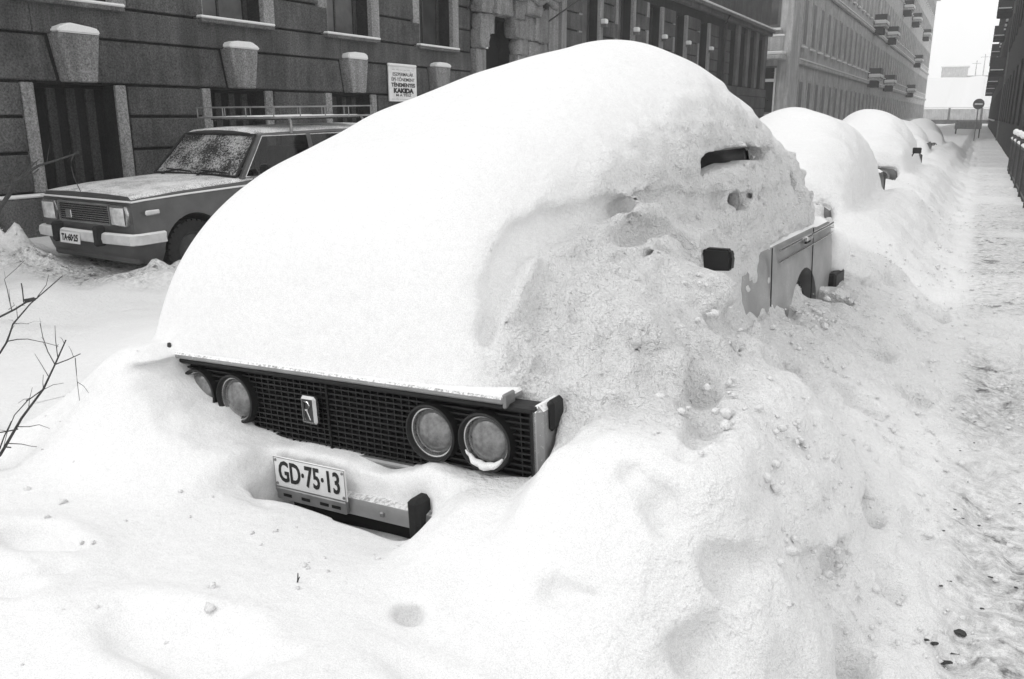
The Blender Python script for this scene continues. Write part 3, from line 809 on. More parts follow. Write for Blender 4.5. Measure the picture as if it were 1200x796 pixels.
wv = [(.34, 17.6-24+i*.16, 4.22+.07*math.sin(i*1.1), .08) for i in range(17)]
tube('moulding', wv, 'carved', b1); tube('moulding', [(.40, p[1], p[2]+.2, .10) for p in wv], 'carved', b1)
B('portal_slab', (XB, XF+.55), (16.7, 20.3), (4.50, 4.66), 'carved', bev=.03)
B('portal_snow', (XB, XF+.56), (18.3, 20.28), (4.65, 4.86), 'snow', bev=.06)
for (y, dy) in ((16.45, -.35), (20.1, .75)):
    tube('flag_holder', [(.02, y-24, 3.75, .022), (.75, y+dy-24, 4.45, .018)], 'dark_metal', b1)

# street-name style notice board on the wall: a thing of its own
sg = empty('notice_board', (XF+.03, 13.96, 2.16), label='white enamel notice board with rows of lettering on the dark wall', cat='sign')
def SB(name, x, y, z, mat, bev=0): return box(name, x, y, z, mat, sg, bev)
SB('board', (0, .03), (-.455, .455), (-.33, .31), 'plate_white', .006)
SB('snow_edge', (-.01, .055), (-.47, .44), (.305, .36), 'snow', .018)
for i, (s, z, sz, bo) in enumerate([('\u2013 \u2013 \u2013 \u2013 \u2013 \u2013', .25, .05, .0), ('ESZPERMAL\u00c1K', .165, .085, .001), ('\u00c9P\u00cd-T\u0150NEMENT', .07, .085, .001), ('T\u00c9NEMENYES', -.03, .095, .004), ('KAKIDA', -.135, .115, .008), ('M A T\u00c9SZ', -.215, .06, .001), ('\u2013\u2013\u2013 \u2013\u2013\u2013\u2013 \u2013\u2013\u2013', -.285, .05, .0)]):
    o = text('lettering', s, sz, 'plate_ink', sg, (.032, 0, z), (R(90), 0, R(90)), 1.0, bo)
    ln = {0: .7, 6: .75}.get(i)
    wd = max(v.co.x for v in o.data.vertices)-min(v.co.x for v in o.data.vertices)
    tgt = [.70, .68, .76, .78, .66, .5, .76][i]; o.scale = (tgt/wd, 1, 1)

# ------------------------------------------------------------------ second building down the left side, its side wall on the cross street
Y2, Y2E, HH = 51.0, 186.0, 23.0
b2 = empty('corner_house', (-9.9, Y2, 0), label='tall grey corner house with snowy balconies far down the left side', cat='building')
def C(name, x, y, z, mat, bev=0.0, parent=None): return box(name, (x[0]+9.9, x[1]+9.9), (y[0]-Y2, y[1]-Y2), z, mat, parent or b2, bev)
C('wall', (-24, -9.9), (Y2, Y2E), (0, HH), 'hazed_wall')
C('corner_pilaster', (-9.95, -9.72), (Y2-.06, Y2+2.6), (0, HH-.01), 'hazed_wall_pale', .04)
C('cornice', (-10, -9.2), (Y2-.5, Y2E+.4), (HH-.6, HH-.1), 'hazed_wall_pale', .1)
C('roof_snow', (-10.2, -9.15), (Y2-.5, Y2E+.4), (HH-.1, HH+.3), 'snow', .1)
C('string_course', (-9.9, -9.72), (Y2+2.7, Y2E), (4.55, 4.8), 'hazed_wall_pale', .04); C('string_course', (-9.9, -9.72), (Y2+2.7, Y2E), (9.15, 9.4), 'hazed_wall_pale', .04)
C('string_snow', (-9.9, -9.70), (Y2+2.7, Y2E), (4.8, 4.87), 'snow'); C('string_snow', (-9.9, -9.70), (Y2+2.7, Y2E), (9.4, 9.47), 'snow')
nb = 0
yy = Y2+4.2
while yy < Y2E-2:
    for fl, (z0, z1) in enumerate(((1.2, 3.7), (5.6, 8.3), (10.2, 12.9), (14.8, 17.3), (19.2, 21.4))):
        if fl > 3 and yy < 120: continue
        if fl == 3 and yy < 85: continue
        wn = C('window', (-9.9, -9.82), (yy-.62, yy+.62), (z0, z1), 'hazed_wall')
        p = box('pane', (.04, .052), (-.5, .5), (-(z1-z0)/2+.12, (z1-z0)/2-.12), 'window_far', wn)
        s = box('sill_snow', (.0, .16), (-.66, .66), (-(z1-z0)/2-.08, -(z1-z0)/2), 'snow', wn)
    yy += 2.9
for (y, z) in ((91, 10), (103.6, 10), (90.6, 5.2), (105.6, 5.2), (147.1, 9.7), (138.5, 5.2), (120, 14.4), (135, 14.4), (160, 14.4)):
    bl = C('balcony', (-9.9, -8.75), (y-1.2, y+1.2), (z-.35, z-.15), 'hazed_wall_pale', .05)
    box('railing', (.5, .56), (-1.15, 1.15), (.1, 1.0), 'dark_metal', bl); 
    for s in (-1, 1): box('railing', (-.55, .5), (s*1.13-.02, s*1.13+.02), (.1, 1.0), 'dark_metal', bl)
    box('balcony_snow', (-.56, .6), (-1.22, 1.22), (.101, .55), 'snow', bl, .12)
    for s in (-.8, .8): box('bracket', (-.57, .3), (s-.12, s+.12), (-.7, -.1), 'dark_wall', bl, .05)
# side wall towards the cross street
bl = C('balcony', (-14, -9.97), (Y2-1.0, Y2), (4.62, 4.85), 'hazed_wall_pale', .04)
box('balcony_snow', (-2.0, 2.0), (-.5, .49), (.115, .32), 'snow', bl, .05)
box('parapet', (-2.0, 2.0), (-.48, -.38), (.32, 1.05), 'hazed_wall_pale', bl, .02)
box('parapet_snow', (-2.02, 2.02), (-.50, -.36), (1.05, 1.16), 'snow', bl, .03)
for xw in (-11.2, -14.2, -17.2):
    wn = C('window', (xw-.75, xw+.75), (Y2-.06, Y2), (1.7, 4.3), 'plinth')
    box('pane', (-.66, -.06), (-.042, -.032), (-1.2, .45), 'dark_glass', wn); box('pane', (.06, .66), (-.042, -.032), (-1.2, .45), 'dark_glass', wn)
    box('fanlight', (-.66, .66), (-.042, -.032), (.62, 1.2), 'dark_glass', wn)
    for (a, b_, c_, d_) in ((-.72, .72, .45, .62), (-.06, .06, -1.22, .45), (-.75, -.66, -1.3, 1.2), (.66, .75, -1.3, 1.2)): box('frame', (a, b_), (-.075, -.03), (c_, d_), 'paint_white', wn)
    wn = C('window', (xw-.75, xw+.75), (Y2-.06, Y2), (6.3, 9.3), 'plinth')
    box('pane', (-.62, .62), (-.042, -.032), (-1.3, 1.3), 'window_glass', wn)
    box('sill_snow', (-.85, .85), (-.2, -.03), (-1.6, -1.48), 'snow', wn)

# ------------------------------------------------------------------ right side: dark house with balconies, railing before it
b3 = empty('balcony_house', (1.0, 27, 0), label='dark balconied house on the right edge of the street', cat='building')
def D(name, x, y, z, mat, bev=0.0, parent=None): return box(name, (x[0]-1, x[1]-1), (y[0]-27, y[1]-27), z, mat, parent or b3, bev)
D('wall', (1.0, 14), (27, 150), (0, 12.4), 'dark_wall')
D('corner_strip', (.93, 1.3), (60, 61.2), (0, 12.3), 'plinth', .03)
D('eaves', (.55, 2), (26.8, 150.2), (12.3, 12.7), 'dark_wall', .1)
yy = 30
while yy < 148:
    for z0 in (1.3, 5.2, 9.0):
        wn = D('window', (.95, 1.0), (yy-.6, yy+.6), (z0, z0+2.1), 'wood_dark'); box('pane', (-.035, -.027), (-.5, .5), (-.95, .95), 'wood_mid', wn)
        if yy > 80: box('sill_snow', (-.16, .0), (-.66, .66), (-1.15, -1.04), 'snow', wn)
    yy += 4.3
for (y, z) in ((70, 4.6), (92, 4.6), (114, 4.6), (136, 4.6), (70, 8.5), (92, 8.5), (114, 8.5), (136, 8.5)):
    bl = D('balcony', (.1, 1.0), (y-2, y+2), (z-.3, z-.1), 'dark_wall', .05)
    box('railing', (-.45, -.40), (-2, 2), (.1, 1.0), 'dark_metal', bl); box('railing', (-.4, .44), (-2.0, -1.95), (.1, 1.0), 'dark_metal', bl)
    box('balcony_snow', (-.46, .44), (-2.02, 2.02), (.101, .3), 'snow', bl, .08)
fc = empty('iron_railing', (.80, 9, 0), label='dark iron railing with snow on its top along the right pavement', cat='railing')
pk = None
for i in range(112):
    y = i*.16
    if i % 14 == 0:
        p = box('post', (-.05, .05), (y-.05, y+.05), (0, 1.12), 'dark_metal', fc, .01); box('snow_cap', (-.065, .065), (-.065, .065), (.555, .70), 'snow', p, .04)
    else: box('picket', (-.016, .016), (y-.016, y+.016), (.05, 1.0), 'dark_metal', fc, .004)
box('rail', (-.02, .02), (-.05, 17.9), (.93, .965), 'dark_metal', fc); box('rail', (-.02, .02), (-.05, 17.9), (.22, .255), 'dark_metal', fc)
for i in range(8): box('rail_snow', (-.035, .035), (i*2.24+.07, i*2.24+2.17), (.964, 1.03), 'snow', fc, .025)

# ------------------------------------------------------------------ end of the street
fw = empty('boundary_wall', (0, 205, 0), label='long pale grey boundary wall across the far end of the street', cat='wall')
for i in range(9): box('wall_panel', (-30+i*6, -24.1+i*6), (0, .4), (-.5, 3.1), 'hazed_wall_pale', fc and fw, .04)
for i in range(10): box('wall_pier', (-30.25+i*6, -29.85+i*6), (-.06, .46), (-.5, 3.3), 'plinth', fw, .03)
box('wall_base', (-30, 24), (-.25, -.07), (-.5, .9), 'stucco', fw)
box('wall_snow', (-30.3, 24.3), (-.1, .5), (3.3, 3.5), 'snow', fw, .06)
sh = empty('railway_shed', (0, 340, 14), label='faint low shed on the snowy rise beyond the street end', cat='shed')
box('wall', (-14, -6), (0, 8), (0, 4), 'hazed_wall_pale', sh); box('wall', (-5.9, 9), (2, 8), (0, 1.2), 'hazed_wall_pale', sh); box('roof_snow', (-14.4, -5.6), (-.4, 8.4), (4, 4.5), 'snow', sh, .1)
for x in (-12.5, -10.5, -8.5): box('window', (x-.6, x+.6), (-.05, 0), (1, 3), 'hazed_wall', sh)
for i, (x, hgt) in enumerate(((-3.5, 6), (-1.2, 8), (6, 9))):
    ms = empty('mast', (x, 338, 13.9), label=['shorter lattice mast beside the shed on the snowy rise', 'middle mast on the snowy rise beyond the street end', 'tallest rightmost mast on the snowy rise'][i], cat='mast', group='masts on the rise')
    tube('pole', [(0, 0, 0, .22), (0, 0, hgt, .14)], 'hazed_wall', ms); tube('cross_arm', [(-1.4, 0, hgt-1, .1), (1.4, 0, hgt-1, .1)], 'hazed_wall', ms)
ne = empty('no_entry_sign', (-.22, 57, 0), label='round no entry sign on a pole at the end of the pavement', cat='traffic sign')
tube('pole', [(0, 0, 0, .03), (0, 0, 2.0, .03)], 'grey_metal', ne)
dk = lathe('disc', [(0, 0), (.285, 0), (.295, -.012), (.285, -.025), (0, -.025)], 'sign_dark', ne, 'y', 32, 30); dk.location = (0, -.03, 2.25)
box('bar', (-.20, .20), (-.034, -.026), (-.045, .045), 'paint_white', dk)
br = empty('road_barrier', (-.5, 66, 0), label='low grey barrier board standing behind the no entry sign', cat='barrier')
box('board', (-1.0, .6), (0, .05), (.75, 1.25), 'grey_metal', br, .01)
for x in (-.9, .5): box('leg', (x-.04, x+.04), (.06, .12), (0, 1.3), 'dark_metal', br)
#PART3
# ------------------------------------------------------------------ cars (own frame: x to the picture's right, y from the nose back, z up)
def loft(name, stations, mat, parent, sharp=32, caps=True):
    """stations: (y, [(halfwidth, z) ... from bottom middle round to top middle])"""
    vs, fs = [], []; n = None
    for y, prof in stations:
        ring = [(hx, y, z) for hx, z in prof]+[(-hx, y, z) for hx, z in prof[::-1] if hx > 1e-4]
        n = len(ring); vs += ring
    for i in range(len(stations)-1):
        for k in range(n):
            k2 = (k+1) % n; fs.append((i*n+k, (i+1)*n+k, (i+1)*n+k2, i*n+k2))
    if caps: fs.append(tuple(range(n))); fs.append(tuple(range((len(stations)-1)*n, len(stations)*n))[::-1])
    bm = bmesh.new(); V = [bm.verts.new(v) for v in vs]
    for f in fs:
        try: bm.faces.new([V[i] for i in f])
        except ValueError: pass
    bmesh.ops.recalc_face_normals(bm, faces=list(bm.faces))
    me = bpy.data.meshes.new(name); bm.to_mesh(me); bm.free()
    return link(name, me, mat, parent, True, sharp)
def cut(o, cyls):
    """take the wheel openings out of a body"""
    bm = bmesh.new()
    for (y, z, r) in cyls:
        m = Matrix.Translation((0, y, z)) @ Matrix.Rotation(R(90), 4, 'Y')
        bmesh.ops.create_cone(bm, cap_ends=True, segments=36, radius1=r, radius2=r, depth=3, matrix=m)
    me = bpy.data.meshes.new('cutter'); bm.to_mesh(me); bm.free()
    c = bpy.data.objects.new('cutter', me); COL.objects.link(c)
    md = o.modifiers.new('cut', 'BOOLEAN'); md.operation = 'DIFFERENCE'; md.object = c; md.solver = 'EXACT'
    c.matrix_world = o.matrix_world if False else Matrix.Identity(4)
    par = o.parent; o.parent = None
    dg = bpy.context.evaluated_depsgraph_get(); dg.update()
    nm = bpy.data.meshes.new_from_object(o.evaluated_get(dg))
    o.modifiers.clear(); o.data = nm; o.parent = par
    bpy.data.objects.remove(c)
    nm.polygons.foreach_set('use_smooth', [True]*len(nm.polygons)); nm.set_sharp_from_angle(angle=R(32))
def grid_pane(name, c00, c10, c11, c01, mat, parent, bulge=(0, 0, 0), n=8):
    vs, fs = [], []; b = Vector(bulge)
    for i in range(n+1):
        for j in range(n+1):
            u, v = i/n, j/n
            p = (Vector(c00)*(1-u)+Vector(c10)*u)*(1-v)+(Vector(c01)*(1-u)+Vector(c11)*u)*v
            vs.append(p+b*(4*u*(1-u))*(.6+.4*4*v*(1-v)))
    for i in range(n):
        for j in range(n): a = i*(n+1)+j; fs.append((a, a+n+1, a+n+2, a+1))
    return link(name, mesh(name, vs, fs), mat, parent, True)
def wheel(name, parent, x, y, z, r, w_, rim_mat='grey_metal'):
    s = 1 if x > 0 else -1
    t = empty(name); t.parent = parent; t.location = (x, y, z)
    lathe('tyre', [(r*.62, -w_/2), (r*.85, -w_/2*1.05), (r*.97, -w_/2*.9), (r, -w_/2*.6), (r, w_/2*.6), (r*.97, w_/2*.9), (r*.85, w_/2*1.05), (r*.62, w_/2)], 'rubber', t, 'x', 32, 50)
    lathe('rim', [(0, s*w_*.30), (r*.25, s*w_*.36), (r*.30, s*w_*.30), (r*.5, s*w_*.22), (r*.6, s*w_*.42), (r*.635, s*w_*.44), (r*.635, -s*w_*.4)], rim_mat, t, 'x', 28)
    for k in range(30):
        a = 2*math.pi*k/30
        b = box('tread_block', (-w_*.46, w_*.46), (-.022, .022), (-.01, .012), 'rubber', t); b.location = (0, r*math.cos(a), r*math.sin(a)); b.rotation_euler = (a-math.pi/2, 0, 0)
    return t
_bodies = {}
def body_car(root, P):
    """shell, glass house, glass and wheels shared by all the cars; P holds the measures"""
    L, hw, zs, zb, zh = P['L'], P['hw'], .22, P['belt'], P['hood']
    yc, ye = P['cowl'], P['tail']
    def prof(k, zt, crown, sill=zs): return [(0, sill), (hw*k*.9, sill), (hw*k*.985, sill+.1), (hw*k, .50), (hw*k, .62), (hw*k*.985, zt-.10), (hw*k*.96, zt-.03), (hw*k*.90, zt), (hw*k*.45, zt+crown*.8), (0, zt+crown)]
    o_ = P.get('nose', 0)
    st = [(o_, prof(.955, zh-.05, .01, .32)), (o_+.02, prof(.965, zh-.012, .015, .28)), (o_+.12, prof(.985, zh, .02)), (.5, prof(1, zh+.03, .025)), (yc, prof(1, zb-.01, .03)), (yc+.15, prof(1, zb, .01)),
          (ye, prof(1, zb, .01)), (ye+.1, prof(1, zb-.01, .02)), (L-.15, prof(.985, P['boot'], .02)), (L-.02, prof(.965, P['boot']-.02, .015)), (L, prof(.95, P['boot']-.06, .01, .32))]
    if L in _bodies:
        me = _bodies[L].copy(); me.materials.clear(); bd = link('body', me, P['paint'], root)
    else:
        bd = loft('body', st, P['paint'], root); cut(bd, [(P['fw'], .30, .37), (P['rw'], .30, .37)]); _bodies[L] = bd.data
    box('underbody', (-hw*.85, hw*.85), (.2, L-.2), (.20, .34), 'black_deep', root)
    # roof shell
    zr, hr = P['roof'], P['rhw']; y0, y1 = P['r0'], P['r1']
    def rp(k, dz): return [(0, zr-.05+dz), (hr*k*.97, zr-.055+dz), (hr*k, zr-.035+dz), (hr*k*.97, zr-.008+dz), (hr*k*.85, zr+.022+dz), (hr*k*.4, zr+.045+dz), (0, zr+.05+dz)]
    loft('roof', [(y0-.02, rp(.95, -.03)), (y0+.06, rp(.98, -.008)), (y0+.3, rp(1, 0)), ((y0+y1)/2, rp(1, .01)), (y1-.3, rp(1, 0)), (y1-.05, rp(.98, -.012)), (y1+.03, rp(.95, -.035))], P['paint'], root)
    # pillars: foot (x, y), head (x, y)
    hb = P['bhw']; pil = [((hb, yc+.06), (hr*.97, y0+.02), .035)]+[((hb, b), (hr*.985, t), .035) for b, t in P['posts']]+[((hb*.98, ye), (hr*.96, y1), .05)]
    for s in (-1, 1):
        for (f, h_, w_) in pil:
            a = Vector((s*f[0], f[1], zb-.01)); b = Vector((s*h_[0], h_[1], zr-.03))
            vs = []
            for p, ww in ((a, w_), (b, w_*.8)): vs += [p+Vector((-s*.025, -ww, 0)), p+Vector((s*.012, -ww, 0)), p+Vector((s*.012, ww, 0)), p+Vector((-s*.025, ww, 0))]
            fs = [(0, 1, 2, 3), (4, 7, 6, 5)]+[(i, i+4, (i+1) % 4+4, (i+1) % 4) for i in range(4)]
            link('pillar', mesh('pillar', vs, fs), P['paint'], root)
        for (f, h_, w_), (f2, h2, w2) in zip(pil[:-1], pil[1:]):
            q0 = (s*f[0], f[1]+w_, zb); q1 = (s*f2[0], f2[1]-w2, zb); q2 = (s*h2[0], h2[1]-w2*.8, zr-.045); q3 = (s*h_[0], h_[1]+w_*.8, zr-.045)
            g_ = grid_pane('side_window', q0, q1, q2, q3, P.get('glass', 'car_glass'), root, (s*.012, 0, 0), 4)
            up = Vector((s*.006, 0, 0)); 
            tube('window_trim', [tuple(Vector(p)+up)+(.008,) for p in (q0, q1, q2, q3, q0)], P.get('trim', 'black_plastic'), g_, 6)
    ws = grid_pane('windscreen', (-hb*.93, yc+.02, zb+.005), (hb*.93, yc+.02, zb+.005), (hr*.93, y0+.01, zr-.035), (-hr*.93, y0+.01, zr-.035), P['screen'], root, (0, -.06, .015), 10)
    def edge(c0, c1, n=12): return [tuple(Vector(c0)*(1-i/n)+Vector(c1)*(i/n)+Vector((0, -.06, .015))*(4*(i/n)*(1-i/n))*(.6))+(.014,) for i in range(n+1)]
    tube('screen_seal', [edge((-hb*.94, yc+.01, zb+.01), (hb*.94, yc+.01, zb+.01)), edge((-hr*.94, y0-.005, zr-.03), (hr*.94, y0-.005, zr-.03)),
        [(hb*.94, yc+.01, zb+.01, .014), (hr*.94, y0-.005, zr-.03, .014)], [(-hb*.94, yc+.01, zb+.01, .014), (-hr*.94, y0-.005, zr-.03, .014)]], 'rubber', ws, 6)
    grid_pane('rear_window', (hb*.9, ye-.01, zb+.02), (-hb*.9, ye-.01, zb+.02), (-hr*.9, y1, zr-.04), (hr*.9, y1, zr-.04), 'car_glass', root, (0, .04, 0), 6)
    for y in (P['fw'], P['rw']):
        for s in (-1, 1): wheel('wheel', root, s*(hw-.13), y, .295, .295, .155, P.get('rim', 'grey_metal'))
    # seats and dash seen through the glass
    box('dashboard', (-hb*.9, hb*.9), (yc+.05, yc+.3), (zb-.1, zb+.06), 'seat_cloth', root, .03)
    for x in (-.33, .33): box('seat', (x-.23, x+.23), (yc+.95, yc+1.1), (.5, zb+.28), 'seat_cloth', root, .05)
    box('rear_seat', (-.6, .6), (yc+1.75, yc+1.9), (.5, zb+.22), 'seat_cloth', root, .05)
    tube('steering_wheel', [(.33+.18*math.cos(R(a)), yc+.48-.05*math.sin(R(a)), zb+.06+.16*math.sin(R(a)), .013) for a in range(0, 361, 24)], 'black_plastic', root, 6)

# --- the nearest car
lr = empty('parked_car', label='nearest car with four headlamps and black grille peeping from deep snow', cat='car', group='cars snowed in along the kerb')
PL = dict(L=4.06, hw=.795, belt=.90, hood=.745, boot=.885, cowl=1.33, tail=3.42, r0=1.58, r1=2.98, roof=1.42, rhw=.63, bhw=.715, nose=.05, glass='dark_glass', posts=[(2.50, 2.50)], fw=.68, rw=3.10, paint='lada_paint', screen='car_glass', trim='chrome')
body_car(lr, PL)
cyr, syr = math.cos(LADA['yaw']), math.sin(LADA['yaw'])
lr.matrix_world = Matrix(((.997381, .051909, -.050365, LADA['x']), (-.051830, .998652, .002865, LADA['y']), (.050446, -.000247, .998727, 0), (0, 0, 0, 1)))
def LB(name, x, y, z, mat, parent=lr, bev=0.0): return box(name, x, y, z, mat, parent, bev)
gr = LB('grille', (-.76, .76), (-.012, -.002), (.50, .735), 'black_deep')
gl = gr.location.copy(); gr.location.y += .045
def GB(name, x, y, z, mat, bev=0.0, p=gr): return box(name, (x[0]-gl.x, x[1]-gl.x), (y[0]-gl.y, y[1]-gl.y), (z[0]-gl.z, z[1]-gl.z), mat, p, bev)
for i in range(12): GB('grille_slat', (-.755, .755), (-.030, -.013), (.512+i*.0178, .517+i*.0178), 'black_plastic')
for i in range(51):
    x = -.75+i*.03
    if abs(abs(x)-.535) < .17: continue
    GB('grille_bar', (x-.002, x+.002), (-.027, -.0135), (.50, .73), 'black_plastic')
GB('grille_frame', (-.775, .775), (-.045, .02), (.726, .748), 'black_plastic', .006); GB('grille_frame', (-.775, .775), (-.045, .01), (.485, .503), 'grey_metal', .006)
for s in (-1, 1): GB('grille_frame', (s*.77-.012, s*.77+.012), (-.045, .02), (.485, .748), 'black_plastic', .006)
GB('grille_seam', (-.004, .004), (-.034, -.012), (.50, .73), 'black_deep')
GB('lower_valance', (-.74, .74), (-.02, .03), (.40, .487), 'lada_paint', .01)
LB('front_apron', (-.7, .7), (-.005, .04), (.20, .398), 'black_deep')  # black sheet added to paint shade into the gap under the bumper
LB('bonnet_lip', (-.74, .69), (-.022, .09), (.7505, .772), 'lada_paint', bev=.006)
LB('bonnet_corner', (.683, .695), (-.016, .04), (.738, .78), 'grey_metal', bev=.004)
tube('bonnet_ornament', [(-.72, -.01, .765, .007), (-.725, -.012, .79, .008), (-.73, -.008, .80, .006)], 'dark_metal', lr)
for s in (-1, 1):
    LB('wing_edge', (.776*s-.02, .776*s+.02), (.0, .14), (.50, .75), 'lada_paint', bev=.015)
    LB('corner_lamp', (.80*s-.012, .80*s+.012), (.04, .11), (.67, .76), 'black_plastic', bev=.01)
for i, x in enumerate((-.61, -.42, .42, .61)):
    hl = empty('headlamp'); hl.parent = lr; hl.location = (x, .025, .625)
    lathe('bezel', [(.072, .03), (.077, -.028), (.083, -.036), (.089, -.033), (.092, -.01), (.093, .02)], 'black_plastic', hl, 'y', 40)
    lathe('chrome_ring', [(.070, -.008), (.0725, -.020), (.0775, -.021), (.079, -.006)], 'chrome', hl, 'y', 40)
    lathe('lens', [(.0, -.030), (.02, -.0292), (.04, -.026), (.058, -.0185), (.071, -.008), (.073, .0)], 'lamp_lens', hl, 'y', 40, 60)
    if i == 3: # snow lodged in the lower rim
        tube('lodged_snow', [(.072*math.cos(R(a)), -.028+.004*math.sin(a), .072*math.sin(R(a)), .011*math.sin(math.pi*(a-205)/125)+.002) for a in range(205, 331, 8)], 'snow', hl, 8)
em = LB('emblem', (-.095, -.03), (-.016, .010), (.588, .682), 'chrome', bev=.008)
box('emblem_field', (-.023, .023), (-.0135, -.0122), (-.038, .038), 'dark_metal', em)
tube('emblem_mark', [[(-.010, -.0145, -.030, .003), (-.010, -.0145, .030, .003), (.004, -.0145, .031, .003), (.012, -.0145, .018, .003), (.004, -.0145, .004, .003), (-.008, -.0145, .002, .003)], [(-.002, -.0145, .002, .003), (.012, -.0145, -.030, .003)]], 'chrome', em, 6)
# bumper, overriders, number plate
bp = [(-.80, .12), (-.80, -.02), (-.76, -.065), (-.5, -.078), (0, -.082), (.5, -.078), (.76, -.065), (.80, -.02), (.80, .12)]
vs = []
for x, y in bp:
    for dy, z in ((.03, .338), (0, .345), (-.006, .372), (0, .40), (.02, .408), (.05, .406)): 
        o_ = Vector((x, y, 0)); vs.append((x-(0 if abs(x) < .78 else math.copysign(dy, x)), y+(dy if abs(x) < .78 else 0), z))
n = 6; fs = [(i*n+k, (i+1)*n+k, (i+1)*n+k+1, i*n+k+1) for i in range(len(bp)-1) for k in range(n-1)]
bu = link('bumper', mesh('bumper', vs, fs), 'old_chrome', lr, True, 40)
for s in (-1, 1):
    LB('overrider', (s*.42-.022, s*.42+.022), (-.118, -.03), (.325, .455), 'rubber', bev=.012)
    LB('bumper_bolt', (s*.28-.008, s*.28+.008), (-.092, -.08), (.364, .38), 'grey_metal', bev=.003)
pt = LB('number_plate', (-.155, .155), (-.100, -.094), (.392, .497), 'plate_white', bev=.002)
text('plate_text', 'GD\u00b775\u00b713', .098, 'plate_ink', pt, (0, -.0042, 0), (R(90), 0, 0), 1.0, .0018)
o = pt.children[0]; wd = max(v.co.x for v in o.data.vertices)-min(v.co.x for v in o.data.vertices); o.scale = (.262/wd, 1.0, 1)
for (a, b_, c, d) in ((-.152, .152, .049, .0505), (-.152, .152, -.0505, -.049), (-.152, -.1505, -.0505, .0505), (.1505, .152, -.0505, .0505)): box('plate_edge', (a, b_), (-.0045, -.003), (c, d), 'grey_metal', pt)
for sx in (-1, 1):
    for sz in (-1, 1): b = lathe('screw', [(0, -.006), (.0045, -.0055), (.005, -.003)], 'grey_metal', pt, 'y', 10); b.location = (sx*.143, 0, sz*.04)
LB('plate_bracket', (-.15, .15), (-.103, -.085), (.350, .391), 'grey_metal', bev=.003)
for x in (-.10, -.02, .06, .11): LB('bracket_slot', (x-.018, x+.018), (-.1045, -.1025), (.364, .374), 'black_deep')
# side fittings
mr = empty('door_mirror'); mr.parent = lr
o = prism('mirror_shell', [(.835, .945), (.945, .948), (.95, 1.0), (.94, 1.028), (.845, 1.032), (.832, 1.015)], 'y', 1.19, 1.235, 'black_plastic', mr, .008)
tube('mirror_arm', [(.80, 1.17, .85, .016), (.822, 1.18, .86, .011), (.845, 1.20, .95, .009)], 'black_plastic', mr); lathe('mirror_foot', [(0, .03), (.03, .025), (.034, 0)], 'dark_metal', mr, 'x', 16).location = (.795, 1.17, .845)
for s in (-1, 1):
    for (z, t) in ((.86, .008), (.80, .006)): tube('side_trim', [(s*.797, 2.52, z-.012, t), (s*.797, 3.45, z-.01, t), (s*.787, 3.75, z-.015, t), (s*.770, 3.98, z-.02, t)], 'chrome', lr, 6)
    for y in (3.10,):
        dh = LB('door_handle', (s*.81-.012, s*.81+.012), (y-.07, y+.07), (.83, .86), 'chrome', bev=.006); box('handle_recess', (-.012, .0), (-.05, .05), (-.03, -.015), 'black_deep', dh)
    for y in (1.40, 2.36, 3.28): LB('door_gap', (s*.7965-.002, s*.7965+.002), (y-.004, y+.004), (.3, .88), 'black_deep')
    LB('tail_lamp', (s*.70-.07, s*.70+.07), (4.05, 4.075), (.62, .80), 'dark_metal', bev=.01)
LB('rear_bumper', (-.80, .80), (4.06, 4.16), (.42, .52), 'old_chrome', bev=.02)
for s in (-1, 1): LB('bumper_end', (s*.80-.03, s*.80+.03), (3.85, 4.14), (.42, .52), 'black_plastic', bev=.015)
def lump(name, loc, sc_, parent, seed):
    rr = random.Random(seed); bm = bmesh.new(); bmesh.ops.create_icosphere(bm, subdivisions=3, radius=1.0)
    for v in bm.verts:
        q = float(vnoise(np.array([v.co.x+seed]), np.array([v.co.y]), np.array([v.co.z]), 1.6)[0]); v.co *= 1+.28*q
    me = bpy.data.meshes.new(name); bm.to_mesh(me); bm.free()
    o = link(name, me, 'snow', parent, True); o.location = loc; o.scale = sc_; return o
lump('bumper_snow', (.74, 4.06, .64), (.12, .11, .17), lr, 1)

# --- cars farther along the kerb
def kerb_car(i, label, paint, lamps, rot=0):
    c = CARS[i]
    r = empty('parked_car', label=label, cat='car', group='cars snowed in along the kerb')
    P = dict(PL); P['paint'] = paint; P['roof'] = 1.30 if i < 3 else 1.15; P['rhw'] = .56; P['bhw'] = .66; P['r0'] = 1.95; P['r1'] = 2.8
    body_car(r, P)
    for x in lamps:
        hl = empty('headlamp'); hl.parent = r; hl.location = (x, -.02, .60)
        lathe('bezel', [(.08, .02), (.088, -.05), (.105, -.05), (.115, .02)], 'grey_metal', hl, 'y', 24)
        lathe('lens', [(0, -.05), (.04, -.046), (.085, -.015)], 'lamp_lens', hl, 'y', 24, 60)
    box('grille', (-.45, .45), (-.03, 0), (.50, .70), 'black_plastic', r, .01); box('bumper', (-.8, .8), (-.10, -.02), (.36, .46), 'old_chrome', r, .02)
    box('tail_lamp', (.62, .78), (4.05, 4.09), (.58, .82), 'dark_metal', r, .02); box('tail_lamp', (-.78, -.62), (4.05, 4.09), (.58, .82), 'dark_metal', r, .02)
    if i == 2: m = box('door_mirror', (.82, .96), (1.45, 1.5), (.93, 1.03), 'black_plastic', r, .01)
    if i == 2: tube('mirror_arm', [(-.08, 0, -.11, .012), (-.04, 0, -.03, .01)], 'black_plastic', m)
    r.location = (c['x'], c['y'], 0); r.rotation_euler = (0, 0, c['yaw']); return r
kerb_car(1, 'second snowed in car in the kerb row, right behind the nearest one', 'dark_paint', (-.6, .6))
kerb_car(2, 'third snowed in car in the kerb row with one round headlamp showing', 'dark_paint', (-.55, .55))
